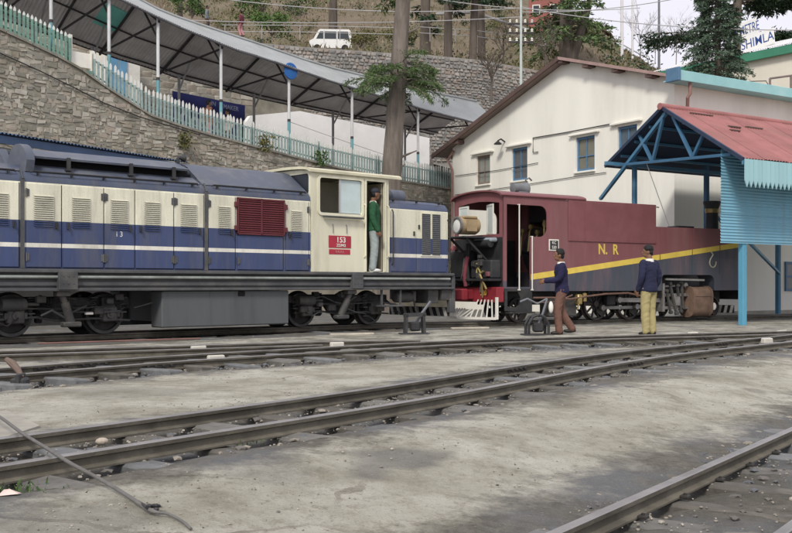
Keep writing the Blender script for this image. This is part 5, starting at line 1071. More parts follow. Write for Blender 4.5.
# kiosk and pale hut behind the walkway
x0, z0_ = W.side(107, 80, 6.0); x1, z1_ = W.side(136, 58, 6.0)
ks = thing('kiosk', 'small white kiosk with blue door panels behind the walkway', 'kiosk', W.o, W.r)
k = MB(); k.cbox(x0, x1 + .3, 6.2, 7.5, foot(x1) - .3, z1_ + .6, .02); k.build('kiosk_body', white_p, ks)
for f_ in (.18, .5): k = MB(); k.cbox(lerp(x0, x1, f_), lerp(x0, x1, f_ + .26), 6.14, 6.198, foot(x1), z1_ + .3, .01); k.build('door_panel', pm('panel_blue', (.14, .32, .50), .15), ks)
k = MB(); x, z = W.side(141, 75, 6.3); k.cbox(x - .25, x + .25, 6.3, 6.8, foot(x) - .1, foot(x) + 1.9, .03); o = k.build('cupboard', pm('cupboard_dark', (.05, .035, .03), .2)); o.location = W.o; o.rotation_euler = (0, 0, W.r); tag(o, 'dark narrow cupboard beside the white kiosk under the canopy', 'cupboard')
# low store with a blue corrugated roof behind the diesel
pa, pb = at(-60, 124, 21.6), at(186, 162.5, 28.0); zlow = (pa.z + pb.z) / 2; dv_ = (pb - pa); L_ = math.hypot(dv_.x, dv_.y); rz_ = math.atan2(dv_.y, dv_.x)
ls = thing('low_store', 'low white store with a blue corrugated eave between the diesel and the stone wall', 'shed', (pa.x, pa.y, 0), rz_)
za, zb_ = pa.z, pb.z
k = MB(); k.prism([(0, 0), (L_ - .3, 0), (L_ - .3, zb_ - .25), (0, za - .25)], 'y', .35, 1.8); MB().box(-.02, L_ - .28, .33, .349, 0, 2.1).build('store_wall_dark', pm('low_wall_dark', (.06, .058, .055), .2), ls); k.build('store_wall', pm('store_white', (.66, .68, .66), .08, 1.5, .8, dirt=(.45, .46, .45), dirt_amt=.4), ls)  # dark sheet over the lower store wall, seen beneath the diesel
bl_r = pm('eave_blue', (.05, .085, .16), .2, 1.5, .6)
n_ = int(L_ / .9)
for i in range(n_):
    a, b_ = L_ * i / n_, L_ * (i + 1) / n_; k = MB(); k.corr((a, -.1, lerp(za, zb_, i / n_)), (b_, -.1, lerp(za, zb_, (i + 1) / n_)), (a, 2.4, lerp(za, zb_, i / n_) + .35), 9, .02, 6); k.build('roof_sheet', bl_r, ls, smooth=60)
k = MB(); k.bar((0, -.04, za - .14), (L_, -.04, zb_ - .14), .05, .18); k.build('fascia', bl_r, ls)
k = MB(); x = .55 * L_; k.box(1.0, 1.4, -.02, .36, za - .45, za - .26); k.box(3.0, 3.4, -.02, .36, lerp(za, zb_, .36) - .45, lerp(za, zb_, .36) - .26); k.build('eave_bracket', blu, ls)
# ------------------------------------------------------------------ people
def remeshed(mb, name, mat, parent, vox, sm=4, fold=0.0):
    me = mb.mesh(name + '_raw', mat); o = bpy.data.objects.new('tmp', me); sc.collection.objects.link(o)
    r = o.modifiers.new('r', 'REMESH'); r.mode = 'VOXEL'; r.voxel_size = vox; r.use_smooth_shade = True
    s_ = o.modifiers.new('s', 'SMOOTH'); s_.factor = .5; s_.iterations = sm
    dg = bpy.context.evaluated_depsgraph_get(); me2 = bpy.data.meshes.new_from_object(o.evaluated_get(dg)); me2.name = name
    bpy.data.objects.remove(o); bpy.data.meshes.remove(me); me2.materials.clear(); me2.materials.append(mat)
    if fold:
        me2.update(); nr = [v.normal.copy() for v in me2.vertices]
        for v, n_ in zip(me2.vertices, nr): c_ = v.co; v.co = c_ + n_ * fold * (mnoise.noise(Vector((c_.x * 9 + 3, c_.y * 9, c_.z * 22 + c_.x * 14))) + .6 * mnoise.noise(Vector((c_.x * 20, c_.y * 20, c_.z * 9))))
    me2.polygons.foreach_set('use_smooth', [True] * len(me2.polygons))
    o = bpy.data.objects.new(name, me2); sc.collection.objects.link(o); o.parent = parent; return o
def limb(mb, pts, rs, n=12):
    P = crom(pts, 5); m_ = len(P); rr = [interp(list(enumerate(rs)), i / 5) for i in range(m_)]; mb.tube(P, rr, n); mb.ell(P[0], (rr[0],) * 3, 10, 6); mb.ell(P[-1], (rr[-1],) * 3, 10, 6)
def torso(mb, secs):
    n = 18; vs = []; fs = []
    for (x, y, z, rx, ry) in secs:
        for k in range(n): q = 2 * math.pi * k / n; vs.append((x + rx * math.cos(q), y + ry * math.sin(q), z))
    for i in range(len(secs) - 1):
        for k in range(n): fs.append((i * n + k, i * n + (k + 1) % n, (i + 1) * n + (k + 1) % n, (i + 1) * n + k))
    fs.append(tuple(range(n))); fs.append(tuple((len(secs) - 1) * n + k for k in range(n))); mb.add(vs, fs)
SKIN = pm('skin_brown', (.20, .105, .065), .08, 8, .55, bump=.05)
HAIR = pm('hair_black', (.012, .011, .011), .2, 30, .6, bump=.4, bscale=80)
SHOE = pm('shoe_black', (.025, .022, .02), .2, 8, .5)
def person(label, loc, rz, J, top, low, vox=.011, hgt=1.0, cap=None, collar=True, group=None, shoe=None):
    """figure facing +x; J holds the joints that differ from standing: wrist/elbow per side, knee/ankle per side, head yaw"""
    p = thing('person', label, 'person', loc, rz, group); p.scale = (hgt,) * 3
    G = lambda k, d: Vector(J.get(k, d)); lean = J.get('lean', 0.0)
    pel = Vector((0, 0, .95)); ch = Vector((.0 + lean * .35, 0, 1.27)); nk = Vector((lean * .5, 0, 1.46)); hd = Vector((lean * .5 + .03, 0, 1.605)); yaw = J.get('yaw', 0); MR = Matrix.Rotation(yaw, 3, 'Z')
    sh, el, wr, hip, kn, an = {}, {}, {}, {}, {}, {}
    for s_, t_ in ((1, 'l'), (-1, 'r')):
        sh[s_] = Vector((lean * .45, s_ * .175, 1.395)); el[s_] = G('el_' + t_, (-.05 + lean * .4, s_ * .235, 1.12)); wr[s_] = G('wr_' + t_, (.04 + lean * .3, s_ * .235, .87))
        hip[s_] = Vector((0, s_ * .085, .93)); kn[s_] = G('kn_' + t_, (.02, s_ * .09, .50)); an[s_] = G('an_' + t_, (-.02, s_ * .095, .085))
    b_ = MB()
    b_.ell(hd + Vector((0, 0, .02)), (.093, .075, .115), 16, 12, MR); b_.ell(hd + MR @ Vector((.025, 0, -.055)), (.065, .056, .06), 12, 8, MR)
    b_.ell(hd + MR @ Vector((.095, 0, -.015)), (.022, .016, .03), 8, 6, MR); b_.ell(hd + MR @ Vector((.082, 0, -.065)), (.018, .028, .012), 8, 6, MR); b_.ell(hd + MR @ Vector((.075, 0, .02)), (.018, .055, .014), 8, 6, MR)
    for s_ in (1, -1): b_.ell(hd + MR @ Vector((-.005, s_ * .078, -.01)), (.022, .012, .034), 8, 6, MR)
    limb(b_, [hd + Vector((-.02, 0, -.04)), nk + Vector((-.01, 0, .02)), nk + Vector((-.01, 0, -.08))], [.055, .056, .07])
    torso(b_, [(0, 0, .86, .10, .14), (0, 0, .95, .105, .15), (lean * .2, 0, 1.08, .095, .13), (ch.x, 0, 1.25, .105, .15), (nk.x, 0, 1.38, .09, .15), (nk.x, 0, 1.44, .06, .09)])
    for s_ in (1, -1):
        limb(b_, [sh[s_], el[s_], wr[s_]], [.052, .042, .03]); limb(b_, [hip[s_], kn[s_], an[s_]], [.08, .055, .042])
        d = (wr[s_] - el[s_]).normalized(); sd = d.cross(Vector((0, s_, 0))); sd = sd.normalized() if sd.length > .1 else Vector((1, 0, 0)); nrm = d.cross(sd).normalized()
        pc = wr[s_] + d * .055; M3 = Matrix((d, sd, nrm)).transposed(); b_.ell(pc, (.06, .04, .018), 10, 6, M3)
        for i, (o_, L) in enumerate(((-.030, .06), (-.010, .072), (.011, .068), (.030, .052))):
            a = pc + d * .035 + sd * o_; b2 = a + d * L * .6 + nrm * .012; c_ = b2 + d * L * .35 + nrm * .03; b_.tube([a, b2, c_], [.011, .0105, .009], 7)
        b_.tube([pc - d * .03 + sd * .03, pc + sd * .055 + d * .0, pc + sd * .06 + d * .04], [.013, .012, .010], 7)
        b_.ell(an[s_] + Vector((.05, 0, -.045)), (.10, .036, .035), 10, 6)
    body = remeshed(b_, 'body', SKIN, p, vox * .8, 2)
    # eyes and mouth as small dark marks set into the head
    t_ = MB(); torso(t_, [(0, 0, .83, .132, .178), (0, 0, .86, .150, .196), (0, 0, .93, .146, .19), (lean * .15, 0, 1.02, .132, .168), (lean * .3, 0, 1.16, .132, .172), (ch.x, 0, 1.28, .138, .188), (nk.x, 0, 1.39, .112, .185), (nk.x, 0, 1.435, .08, .11)])
    for s_ in (1, -1): limb(t_, [sh[s_] + Vector((0, 0, -.01)), el[s_], wr[s_] - (wr[s_] - el[s_]).normalized() * .0], [.078, .062, .046])
    remeshed(t_, 'sweater', top, p, vox, 3, .007)
    l_ = MB(); torso(l_, [(0, 0, .80, .10, .15), (0, 0, .86, .125, .168), (0, 0, .95, .118, .165), (0, 0, 1.0, .11, .155)])
    for s_ in (1, -1): limb(l_, [hip[s_] + Vector((0, 0, -.02)), kn[s_], an[s_] + Vector((0, 0, .0))], [.108, .085, .076])
    remeshed(l_, 'trousers', low, p, vox, 3, .006)
    for s_ in (1, -1):
        k = MB(); k.ell(an[s_] + Vector((.05, 0, -.05)), (.135, .046, .040), 14, 8); k.ell(an[s_] + Vector((-.02, 0, -.03)), (.06, .045, .05), 10, 6); sho_ = k.build('shoe', shoe or SHOE, p, smooth=60)
    h_ = MB()
    if cap:
        k = MB(); k.ell(hd + MR @ Vector((-.005, 0, .075)), (.105, .088, .07), 14, 8, MR); k.ell(hd + MR @ Vector((.085, 0, .055)), (.06, .06, .012), 12, 6, MR); k.build('cap', cap, p, smooth=60)
        h_.ell(hd + MR @ Vector((-.03, 0, .01)), (.075, .079, .08), 14, 8, MR)
    else:
        h_.ell(hd + MR @ Vector((-.018, 0, .055)), (.098, .084, .095), 16, 10, MR); h_.ell(hd + MR @ Vector((-.045, 0, .0)), (.062, .079, .09), 14, 8, MR)
    remeshed(h_, 'hair', HAIR, p, vox * .8, 1, .012)
    if collar:
        k = MB(); torso(k, [(nk.x - .01, 0, 1.415, .085, .095), (nk.x - .012, 0, 1.475, .072, .070)]); k.build('collar', pm('collar_white', (.68, .66, .60)), p, smooth=60)
    return p
navy_w = pm('wool_navy', (.02, .019, .058), .2, 10, .9, bump=.3, bscale=60); brown_t = pm('cloth_brown', (.16, .085, .065), .15, 8, .85, bump=.1)
navy2_w = pm('wool_navy_blue', (.022, .025, .058), .2, 10, .9, bump=.3, bscale=60); khaki = pm('cloth_khaki', (.40, .34, .165), .12, 6, .85, bump=.1)
green_w = pm('wool_green', (.022, .085, .04), .2, 10, .9, bump=.3, bscale=60); greyt = pm('cloth_grey', (.30, .345, .345), .12, 6, .85)
face = lambda p, deg: math.atan2(math.sin(R(deg)), math.cos(R(deg)))
g1 = gnd(562, 334.5); person('man in navy sweater and brown trousers stepping left beside the ground lever', (g1.x, g1.y, 0), R(180), {'el_r': (.06, -.22, 1.12), 'wr_r': (.31, -.14, 1.10), 'el_l': (.10, .21, 1.13), 'wr_l': (.34, .12, 1.08), 'kn_l': (.10, .09, .52), 'an_l': (.07, .09, .085), 'kn_r': (.0, -.09, .5), 'an_r': (-.22, -.09, .12), 'lean': .06, 'yaw': 0.0}, navy_w, brown_t, hgt=.985)
g2 = gnd(649, 337); person('man in navy sweater and khaki trousers standing with his back turned', (g2.x, g2.y, .03), R(128), {'el_l': (-.02, .25, 1.12), 'wr_l': (.08, .23, .88), 'el_r': (-.04, -.25, 1.12), 'wr_r': (.06, -.23, .87), 'yaw': .75, 'an_l': (.0, .09, .085), 'an_r': (-.02, -.08, .085)}, navy2_w, khaki, hgt=.99)
pd = D.wor((-.30, -.97, 1.02)); person('driver in a green sweater and cap standing in the cream cab doorway', (pd.x, pd.y, D.o.z + 1.143), D.r - .75, {'yaw': .45, 'wr_r': (.10, -.20, .86), 'el_r': (.0, -.23, 1.1)}, green_w, greyt, hgt=1.03, cap=pm('cap_dark', (.03, .035, .05)), shoe=pm('shoe_white', (.6, .6, .58)))
pink = pm('cloth_pink', (.45, .22, .24), .1); wht_c = pm('cloth_cream', (.6, .55, .5), .1); drk = pm('cloth_dark', (.08, .05, .05), .1); gry = pm('cloth_slate', (.16, .19, .20), .1); mar_c = pm('cloth_maroon', (.14, .03, .05), .1)
for (px, label, tp_, lw_, h_, rz_, v) in ((208, 'person in rust brown top walking behind the fence before the blue board', pm('cloth_rust', (.24, .11, .07)), pink, .95, W.r, 1.6), (228, 'person in pale top passing the right half of the blue board', wht_c, drk, .9, W.r + 3.1, 1.8)):
    x = W.side(px, 120, v)[0]; q = W.wor((x, v, foot(x) - .03)); person(label, q, rz_, {'kn_l': (.12, .09, .52), 'an_l': (.12, .09, .085), 'kn_r': (.0, -.09, .5), 'an_r': (-.2, -.09, .12)}, tp_, lw_, vox=.022, hgt=h_, collar=False)
# two walkers on the hillside road above the canopy
for (px, Y, label, tp_, lw_, rz_) in ((207, 66, 'walker in grey clothes on the hillside above the canopy roof', gry, drk, 0.3), (241, 66, 'walker in maroon clothes on the hillside right of the grey walker', mar_c, pink, 2.8)):
    q = hill_at(px, Y); q.z = CAMH + (HY - (32 if px < 220 else 37)) * Y / FPX; person(label, q, rz_, {'kn_l': (.1, .09, .52), 'an_r': (-.15, -.09, .12)}, tp_, lw_, vox=.03, collar=False)
# ------------------------------------------------------------------ vegetation
def needle(mb, p, d, L, w_):
    d = d.normalized(); s_ = d.cross(Vector((random.gauss(0, 1), random.gauss(0, 1), random.gauss(0, 1)))); s_ = s_.normalized() * w_ if s_.length > 1e-3 else Vector((w_, 0, 0))
    mb.add([p - s_ * .4, p + d * L * .5 - s_, p + d * L, p + d * L * .5 + s_], [(0, 1, 2, 3)])
def spray(cr, wd, p, d, L, droop, nl, leaf, lw, wood_r):
    pts = []; q = Vector(p); d = Vector(d).normalized(); n = 7
    for i in range(n + 1): pts.append(q.copy()); q = q + d * (L / n); d = (d + Vector((random.gauss(0, .05), random.gauss(0, .05), -droop / n))).normalized()
    wd.tube(pts, [lerp(wood_r, wood_r * .25, i / n) for i in range(n + 1)], 5)
    for i in range(nl):
        f_ = random.uniform(.18, 1.0) ** .8; j = min(n - 1, int(f_ * n)); b_ = pts[j].lerp(pts[j + 1], f_ * n - j); ax = (pts[j + 1] - pts[j]).normalized(); sd = ax.cross(Vector((0, 0, 1))).normalized()
        side = random.choice((-1, 1)); tw = (ax * .6 + sd * side * random.uniform(.4, 1.0) + Vector((0, 0, random.uniform(-.5, .15)))).normalized(); TL = L * .32 * (1.1 - f_ * .7)
        for r_ in range(5):
            a = b_ + tw * TL * random.random(); cr.cur = random.choice((0, 0, 1, 2)); needle(cr, a, tw + Vector((random.gauss(0, .5), random.gauss(0, .5), random.gauss(-.1, .4))), leaf * random.uniform(.6, 1.3), lw * random.uniform(.6, 1.2))
def greens(tag_, cols): return [pm('leaf_%s_%d' % (tag_, i), c, .25, 6, .7, bump=0, spec=.25) for i, c in enumerate(cols)]
cedar = greens('cedar', [(.10, .155, .06), (.15, .21, .08), (.06, .10, .045)]); dark_c = greens('dark', [(.035, .065, .035), (.05, .085, .04), (.02, .04, .025)]); blue_c = greens('spruce', [(.09, .14, .095), (.13, .19, .13), (.06, .095, .065)])
bark = pm('bark_grey', (.20, .172, .15), .35, 5, .95, bump=1.0, bstreak=True, bscale=16, dirt=(.08, .065, .05), dirt_amt=.6, dscale=4, streak=True, bdist=.05); bark_d = pm('bark_dark', (.12, .10, .085), .35, 4, .95, bump=1.0, bstreak=True, bdist=.06, bscale=8, streak=True)
def trunk(mb, pts, rs, n=14):
    P = crom(pts, 6); rr = [interp(list(enumerate(rs)), i / 6) * (1 + .06 * mnoise.noise(P[i] * 1.7)) for i in range(len(P))]; n2 = n * 2; o = len(mb.v); mb.tube(P, rr, n2)
    for i in range(len(P)):
        for k_ in range(n2):
            v = Vector(mb.v[o + i * n2 + k_]); d = v - P[i]; mb.v[o + i * n2 + k_] = tuple(P[i] + d * (1 + .07 * mnoise.noise(Vector((k_ * 1.3, i * .35, rs[0] * 9)))))
# tall deodar in front of the walkway
tb_, tt_ = at(391.5, 178, 37.5), at(403.0, 0, 37.5)
slope = (tt_ - tb_) / (tt_.z - tb_.z); base = tb_ - slope * tb_.z
tr = thing('deodar_tree', 'tall cedar with a straight grey trunk in front of the covered walkway', 'tree', base)
k = MB(); trunk(k, [Vector((0, 0, 0)), slope * 4.5, slope * 8, slope * 11.5, slope * 16, slope * 24], [.46, .385, .33, .27, .22, .08]); k.build('trunk', bark, tr, smooth=60)
cr, wd = MB(), MB()
for i in range(34):
    a = i * 2.4 + random.uniform(-.3, .3); z = random.uniform(8.1, 9.2); spray(cr, wd, slope * z, (math.cos(a), math.sin(a), random.uniform(.1, .6)), random.uniform(1.2, 2.2), random.uniform(.8, 1.5), 90, .13, .014, .04)
for i in range(34):
    a = i * 2.4; z = random.uniform(11.9, 21); spray(cr, wd, slope * z, (math.cos(a), math.sin(a), .1), random.uniform(1.2, 2.0) * (1.25 - (z - 11) * .05), .6, 26, .22, .035, .05)
for (z, a, L_) in ((5.6, .15, .9), (5.1, .1, .5), (10.2, 0.1, .7)): k = wd.tube([slope * z, slope * z + Vector((L_ * .5, -.1, .2)), slope * z + Vector((L_, -.1, .38))], [.07, .05, .02], 6)
tag(wd.build('branches', bark, tr), kind='stuff'); cr.build('crown', cedar, tr)
# conifers on the hillside
def hill_tree(px, Y, w_px, lean_px, label, top=9.0, crown_from=None, mats=dark_c, base_py=None, crn=30, nm='pine_tree', bm=bark_d, Lb=2.2):
    q = hill_at(px, Y)
    if base_py is not None: q.z = CAMH + (HY - base_py) * Y / FPX - .3
    r_ = w_px * Y / FPX / 2; t_ = thing(nm, label, 'tree', q); lx = lean_px * Y / FPX
    k = MB(); trunk(k, [Vector((0, 0, -1.4)), Vector((lx * .3, 0, top * .3)), Vector((lx, 0, top * .7)), Vector((lx * 1.1, 0, top))], [r_ * 1.2, r_, r_ * .8, r_ * .35], 12); k.build('trunk', bm, t_, smooth=60)
    cr, wd = MB(), MB(); cf = crown_from or top * .35
    for i in range(crn):
        a = i * 2.4; f_ = random.random(); z = lerp(cf, top, f_); spray(cr, wd, Vector((lx * min(1, z / top / .7), 0, z)), (math.cos(a), math.sin(a), .15), Lb * (1.15 - f_ * .7), .6, 26, .32, .055, .05)
    tag(wd.build('branches', bm, t_), kind='stuff'); cr.build('crown', mats, t_); return t_
hill_tree(448, 64.5, 7.5, 1, 'dark straight pine trunk above the rubble wall, nearest the utility pole on its left side', 14, 3.3, base_py=54, crn=44)
hill_tree(472, 64.5, 7, 10, 'leaning pine trunk just right of the straight one above the rubble wall', 13, 3.6, base_py=55, crn=40)
hill_tree(482, 76, 7, -2, 'smaller pine trunk behind the leaning one on the slope', 12, 4.5)
hill_tree(425, 80, 10, 1, 'shadowy pine behind the tall cedar on the hillside', 13, 2.2)
hill_tree(333, 88, 9, 0, 'dark bare-trunked tree standing behind the white van', 10, 6.5, crn=14)
hill_tree(180, 84, 6, 0, 'dark tree at the top edge above the canopy roof', 9, 2.6, crn=18)
big = hill_tree(566, 67, 14, 0, 'big forked cedar trunk rising behind the gable ridge', 9, 2.7, base_py=80, crn=64, mats=cedar, nm='deodar_tree', Lb=2.9)
k = MB(); k.tube([(.2, 0, 1.2), (1.0, 0, 3.6), (1.5, 0, 5.2), (1.9, 0, 7.5)], [.4, .3, .22, .1], 10); k.build('fork', bark_d, big, smooth=60)
# spruce behind the gutter at right
q = at(717, 86, 50); sp_ = thing('spruce_tree', 'green spruce standing behind the teal gutter near the station name boards', 'tree', (q.x, q.y, 9.0))
k = MB(); trunk(k, [Vector((0, 0, -9)), Vector((0, 0, -4)), Vector((.05, 0, 2)), Vector((0, 0, 9))], [.3, .24, .18, .05], 10); k.build('trunk', bark_d, sp_, smooth=60)
cr, wd = MB(), MB()
for i in range(240):
    f_ = i / 240; z = lerp(1.7, 8.8, f_); a = i * 2.4 + random.uniform(-.4, .4); L_ = interp([(0, 1.3), (.1, 1.75), (.3, 1.45), (.5, 1.15), (1, .8)], f_) * random.uniform(.65, 1.15); spray(cr, wd, Vector((0, 0, z)), (math.cos(a), math.sin(a), .12), L_, .55, 30, .17, .026, .025)
tag(wd.build('branches', bark_d, sp_), kind='stuff'); cr.build('crown', blue_c, sp_)
# flat-topped cedar beyond the station roof
q = at(736, 60, 84); ft = thing('cedar_tree', 'dark flat-branched cedar beyond the station name boards', 'tree', (q.x, q.y, 12))
k = MB(); trunk(k, [Vector((0, 0, 0)), Vector((-.1, 0, 6)), Vector((0, 0, 10)), Vector((.3, 0, 16))], [.6, .5, .42, .3], 10)
k.build('trunk', bark_d, ft, smooth=60); cr, wd = MB(), MB()
for (z, ang, L_, n_) in [(9.8, 0.05, 6.2, 4), (9.9, 3.1, 7.5, 5), (13.0, .1, 6.0, 6), (13.4, 3.0, 3.2, 4), (12.9, .5, 5, 4), (14.4, -.4, 5.5, 5), (14.8, 2.6, 3.0, 4)]:
    for j in range(n_):
        a = ang + random.uniform(-.35, .35); spray(cr, wd, Vector((0, 0, z + random.uniform(-.25, .25))), (math.cos(a), math.sin(a), .02), L_ * random.uniform(.75, 1.05), .12, 70, .38, .07, .10)
tag(wd.build('branches', bark_d, ft), kind='stuff'); cr.build('crown', dark_c, ft)
# bare shrubs and thin trees
def bare(px, Y, py, h, label, n=9, r0=.06, spread=.5, m_=bark_d):
    q = at(px, py, Y); t_ = thing('bare_tree', label, 'tree', q); k = MB(); tw = MB()
    k.tube([(0, 0, -.3), (.05, 0, h * .25), (.0, .05, h * .5)], [r0, r0 * .8, r0 * .6], 7); k.build('trunk', m_, t_)
    def br(p, d, L, r_, dep):
        e = p + d * L; md = p.lerp(e, .5) + Vector((random.gauss(0, .06), random.gauss(0, .06), .03)) * L; tw.tube([p, md, e], [r_, r_ * .75, r_ * .5], 4, False)
        if dep > 0:
            for _ in range(3): br(p.lerp(e, random.uniform(.5, 1)), (d + Vector((random.gauss(0, spread), random.gauss(0, spread), random.uniform(-.05, .35)))).normalized(), L * random.uniform(.5, .72), r_ * .6, dep - 1)
    for i in range(n): a = i * 2.4; br(Vector((0, 0, h * random.uniform(.15, .5))), Vector((math.cos(a) * .6, math.sin(a) * .6, 1)).normalized(), h * random.uniform(.25, .4), r0 * .5, 3)
    tag(tw.build('twigs', m_, t_), kind='stuff'); return t_
bare(491, 61, 96, 3.6, 'leafless shrub in front of the upper rubble wall', 8, .09)
bare(545, 63, 72, 3.4, 'leafless bush left of the forked cedar', 8, .06)
bare(503, 66, 62, 3.0, 'small leafless bush above the rubble wall by the utility pole', 7, .05)
pale_b = pm('bark_pale', (.30, .27, .27), .2)
bare(640, 88, 66, 5.0, 'thin leafless tree against the sky beyond the gable', 9, .05, .45, pale_b); bare(676, 84, 62, 4.2, 'wispy leafless tree left of the spruce', 8, .045, .5, pale_b); bare(655, 92, 60, 3.4, 'faint leafless tree beside the tall mast', 7, .04, .5, pale_b)
# bushes on the slope
def bush(px, Y, py, w_, h_, label, mats, n=900, leaf=.16):
    q = at(px, py, Y); t_ = thing('bush', label, 'bush', q); cr, wd = MB(), MB()
    for i in range(7): a = i * .9; wd.tube([(0, 0, -.3), (math.cos(a) * w_ * .3, math.sin(a) * w_ * .3, h_ * .6)], [.04, .012], 5)
    cl = [Vector((random.gauss(0, w_ * .38), random.gauss(0, w_ * .35), random.uniform(.15, 1) * h_)) for _ in range(14)]
    for i in range(n):
        c_ = random.choice(cl); p = c_ + Vector((random.gauss(0, w_ * .13), random.gauss(0, w_ * .13), random.gauss(0, h_ * .12))); cr.cur = random.choice((0, 1, 1, 2)); needle(cr, p, Vector((random.gauss(0, 1), random.gauss(0, 1), random.gauss(.2, .8))), leaf * random.uniform(.6, 1.3), leaf * .35)
    wd.build('stems', bark_d, t_); cr.build('leaves', mats, t_)
fresh = greens('fresh', [(.07, .14, .035), (.11, .19, .05), (.045, .09, .03)]); olive = greens('olive', [(.12, .13, .05), (.16, .15, .06), (.09, .10, .04)])
bush(262, 72, 8, 4.2, 2.6, 'bright green bush at the top of the picture above the canopy', fresh, 2600, .2); bush(272, 70, 32, 2.4, 1.3, 'low green bush between the walkers and the van', fresh, 1200, .18); bush(192, 70, 14, 2.0, 1.6, 'dark green bush at the canopy edge near the grey walker', fresh, 900, .18)
bush(395, 76, 40, 2.5, .9, 'low scrub behind the tall cedar trunk', olive, 900, .18); bush(360, 80, 44, 2.2, 1.0, 'low scrub to the right of the white van', olive, 800, .18)
for (px, v_py, label, w_) in ((266, 143, 'green tuft growing out of the stone wall near the cab', .35), (321, 158, 'small fern-like tuft on the stone wall left of the cedar', .3), (185, 140, 'mossy tuft on the stone wall behind the long hood', .3)):
    x, z = W.side(px, v_py + 6, -.12); q = W.wor((x, -.12, z)); t_ = thing('wall_plant', label, 'plant', q); cr = MB()
    for i in range(170): cr.cur = random.choice((0, 1, 1, 2)); needle(cr, Vector((random.gauss(0, w_ * .45), random.gauss(0, .06), random.uniform(-.1, .45))), Vector((random.gauss(0, .8), random.gauss(-.3, .5), random.gauss(.5, .6))), random.uniform(.08, .18), .03)
    cr.build('leaves', olive if px != 321 else fresh, t_)
# dry grass over the slope
gm = greens('dry', [(.20, .165, .10), (.14, .135, .07), (.26, .215, .14)]); gr_ = MB()
for i in range(26000):
    px = random.uniform(140, 660); Yw, _ = uw(px); Y = Yw + random.uniform(.3, 60) ** 1.0; q = hill_at(px, Y)
    py = HY - (q.z - CAMH) * FPX / Y
    if py < -20 or mnoise.noise(Vector((q.x * .35, q.y * .35, 1))) < -.15: continue
    gr_.cur = random.choice((0, 0, 1, 2)); needle(gr_, q - Vector((0, 0, .15)), Vector((random.gauss(0, .5), random.gauss(0, .5), 1)), random.uniform(.25, .7), random.uniform(.03, .07))
sg = MB()
for i in range(420):
    px = random.uniform(150, 650); Yw, _ = uw(px); Y = Yw + random.uniform(.5, 50); q = hill_at(px, Y); w_ = random.uniform(.4, 1.3)
    if mnoise.noise(Vector((q.x * .12, q.y * .12, 4))) < -.1 and random.random() < .8: continue
    if abs(px - 331) < 34 and Y - Yw < 27: continue
    g0 = random.choice((0, 0, 1))
    for j in range(70): sg.cur = random.choice((0, 1, 2)) + 3 * g0; needle(sg, q + Vector((random.gauss(0, w_ * .5), random.gauss(0, w_ * .5), abs(random.gauss(0, w_ * .45)))), Vector((random.gauss(0, 1), random.gauss(0, 1), random.gauss(.3, .8))), random.uniform(.12, .3), .06)
tag(sg.build('hill_scrub', olive + dark_c), 'low olive and dark green scrub scattered over the hillside', 'scrub', kind='stuff')
tag(gr_.build('dry_grass', gm), 'dry brown grass and scrub covering the hillside', 'grass', kind='stuff')
for (px, py, n_, w_) in ((8, 489, 90, .16), (300, 405, 50, .10), (240, 443, 34, .1), (560, 380, 20, .1)):
    q = gndf(px, py); 
    if px == 8: yg = MB()
    for i in range(n_): yg.cur = random.choice((0, 1, 2)); needle(yg, q + Vector((random.gauss(0, w_), random.gauss(0, w_ * .5), -.01)), Vector((random.gauss(0, .7), random.gauss(0, .7), 1)), random.uniform(.02, .06), .006)
tag(yg.build('grass_tufts', fresh), 'small green grass tufts growing by the rails', 'grass', kind='stuff')
# ------------------------------------------------------------------ white van on the hill road
vl = 3.4; q0 = at(331, 53.5, 82); q0.z = CAMH + (HY - 53.5) * 82 / FPX
vn = thing('van', 'small white van parked on the hillside road', 'van', q0, R(4))
vw = pm('van_white', (.80, .80, .79), .04, 2, .35, spec=.5)
side = [(-1.78, .28), (1.66, .28), (1.68, .95), (1.55, 1.72), (1.42, 1.80), (-.85, 1.80), (-1.0, 1.74), (-1.42, 1.02), (-1.74, .86)]
k = MB(); k.prism(side, 'y', -.72, .72); vb_ = k.build('body', vw, vn, smooth=30)
vg = glass('van_glass', (.04, .05, .055), .06)
for (pl_) in ([(-1.20, 1.02), (-.62, 1.02), (-.62, 1.62), (-.88, 1.62)], [(-.52, 1.02), (.42, 1.02), (.42, 1.62), (-.52, 1.62)], [(.54, 1.02), (1.46, 1.02), (1.38, 1.62), (.54, 1.62)]):
    k = MB(); k.prism(pl_, 'y', -.735, -.721); k.build('window', vg, vb_); k = MB(); k.prism(pl_, 'y', .721, .735); k.build('window', vg, vb_)
k = MB(); k.prism([(-.65, .98), (.65, .98), (.60, 1.64), (-.60, 1.64)], 'x', 1.655, 1.66); 
MB().box(-.57, -.555, -.728, -.721, .35, 1.7).build('door_seam', black, vb_); MB().box(.475, .49, -.728, -.721, .35, 1.7).build('door_seam', black, vb_)
for x in (-1.12, 1.12):
    for s_ in (-1, 1):
        k = MB(); k.lathe([(.001, -.08), (.16, -.075), (.28, -.08), (.29, .08), (.001, .08)], (x, s_ * .68, .28), 'y', 20); k.build('wheel', SHOE, vn, smooth=40)
MB().cbox(-1.86, -1.72, -.7, .7, .3, .52, .03).build('bumper', pm('bumper_grey', (.2, .2, .2)), vn)
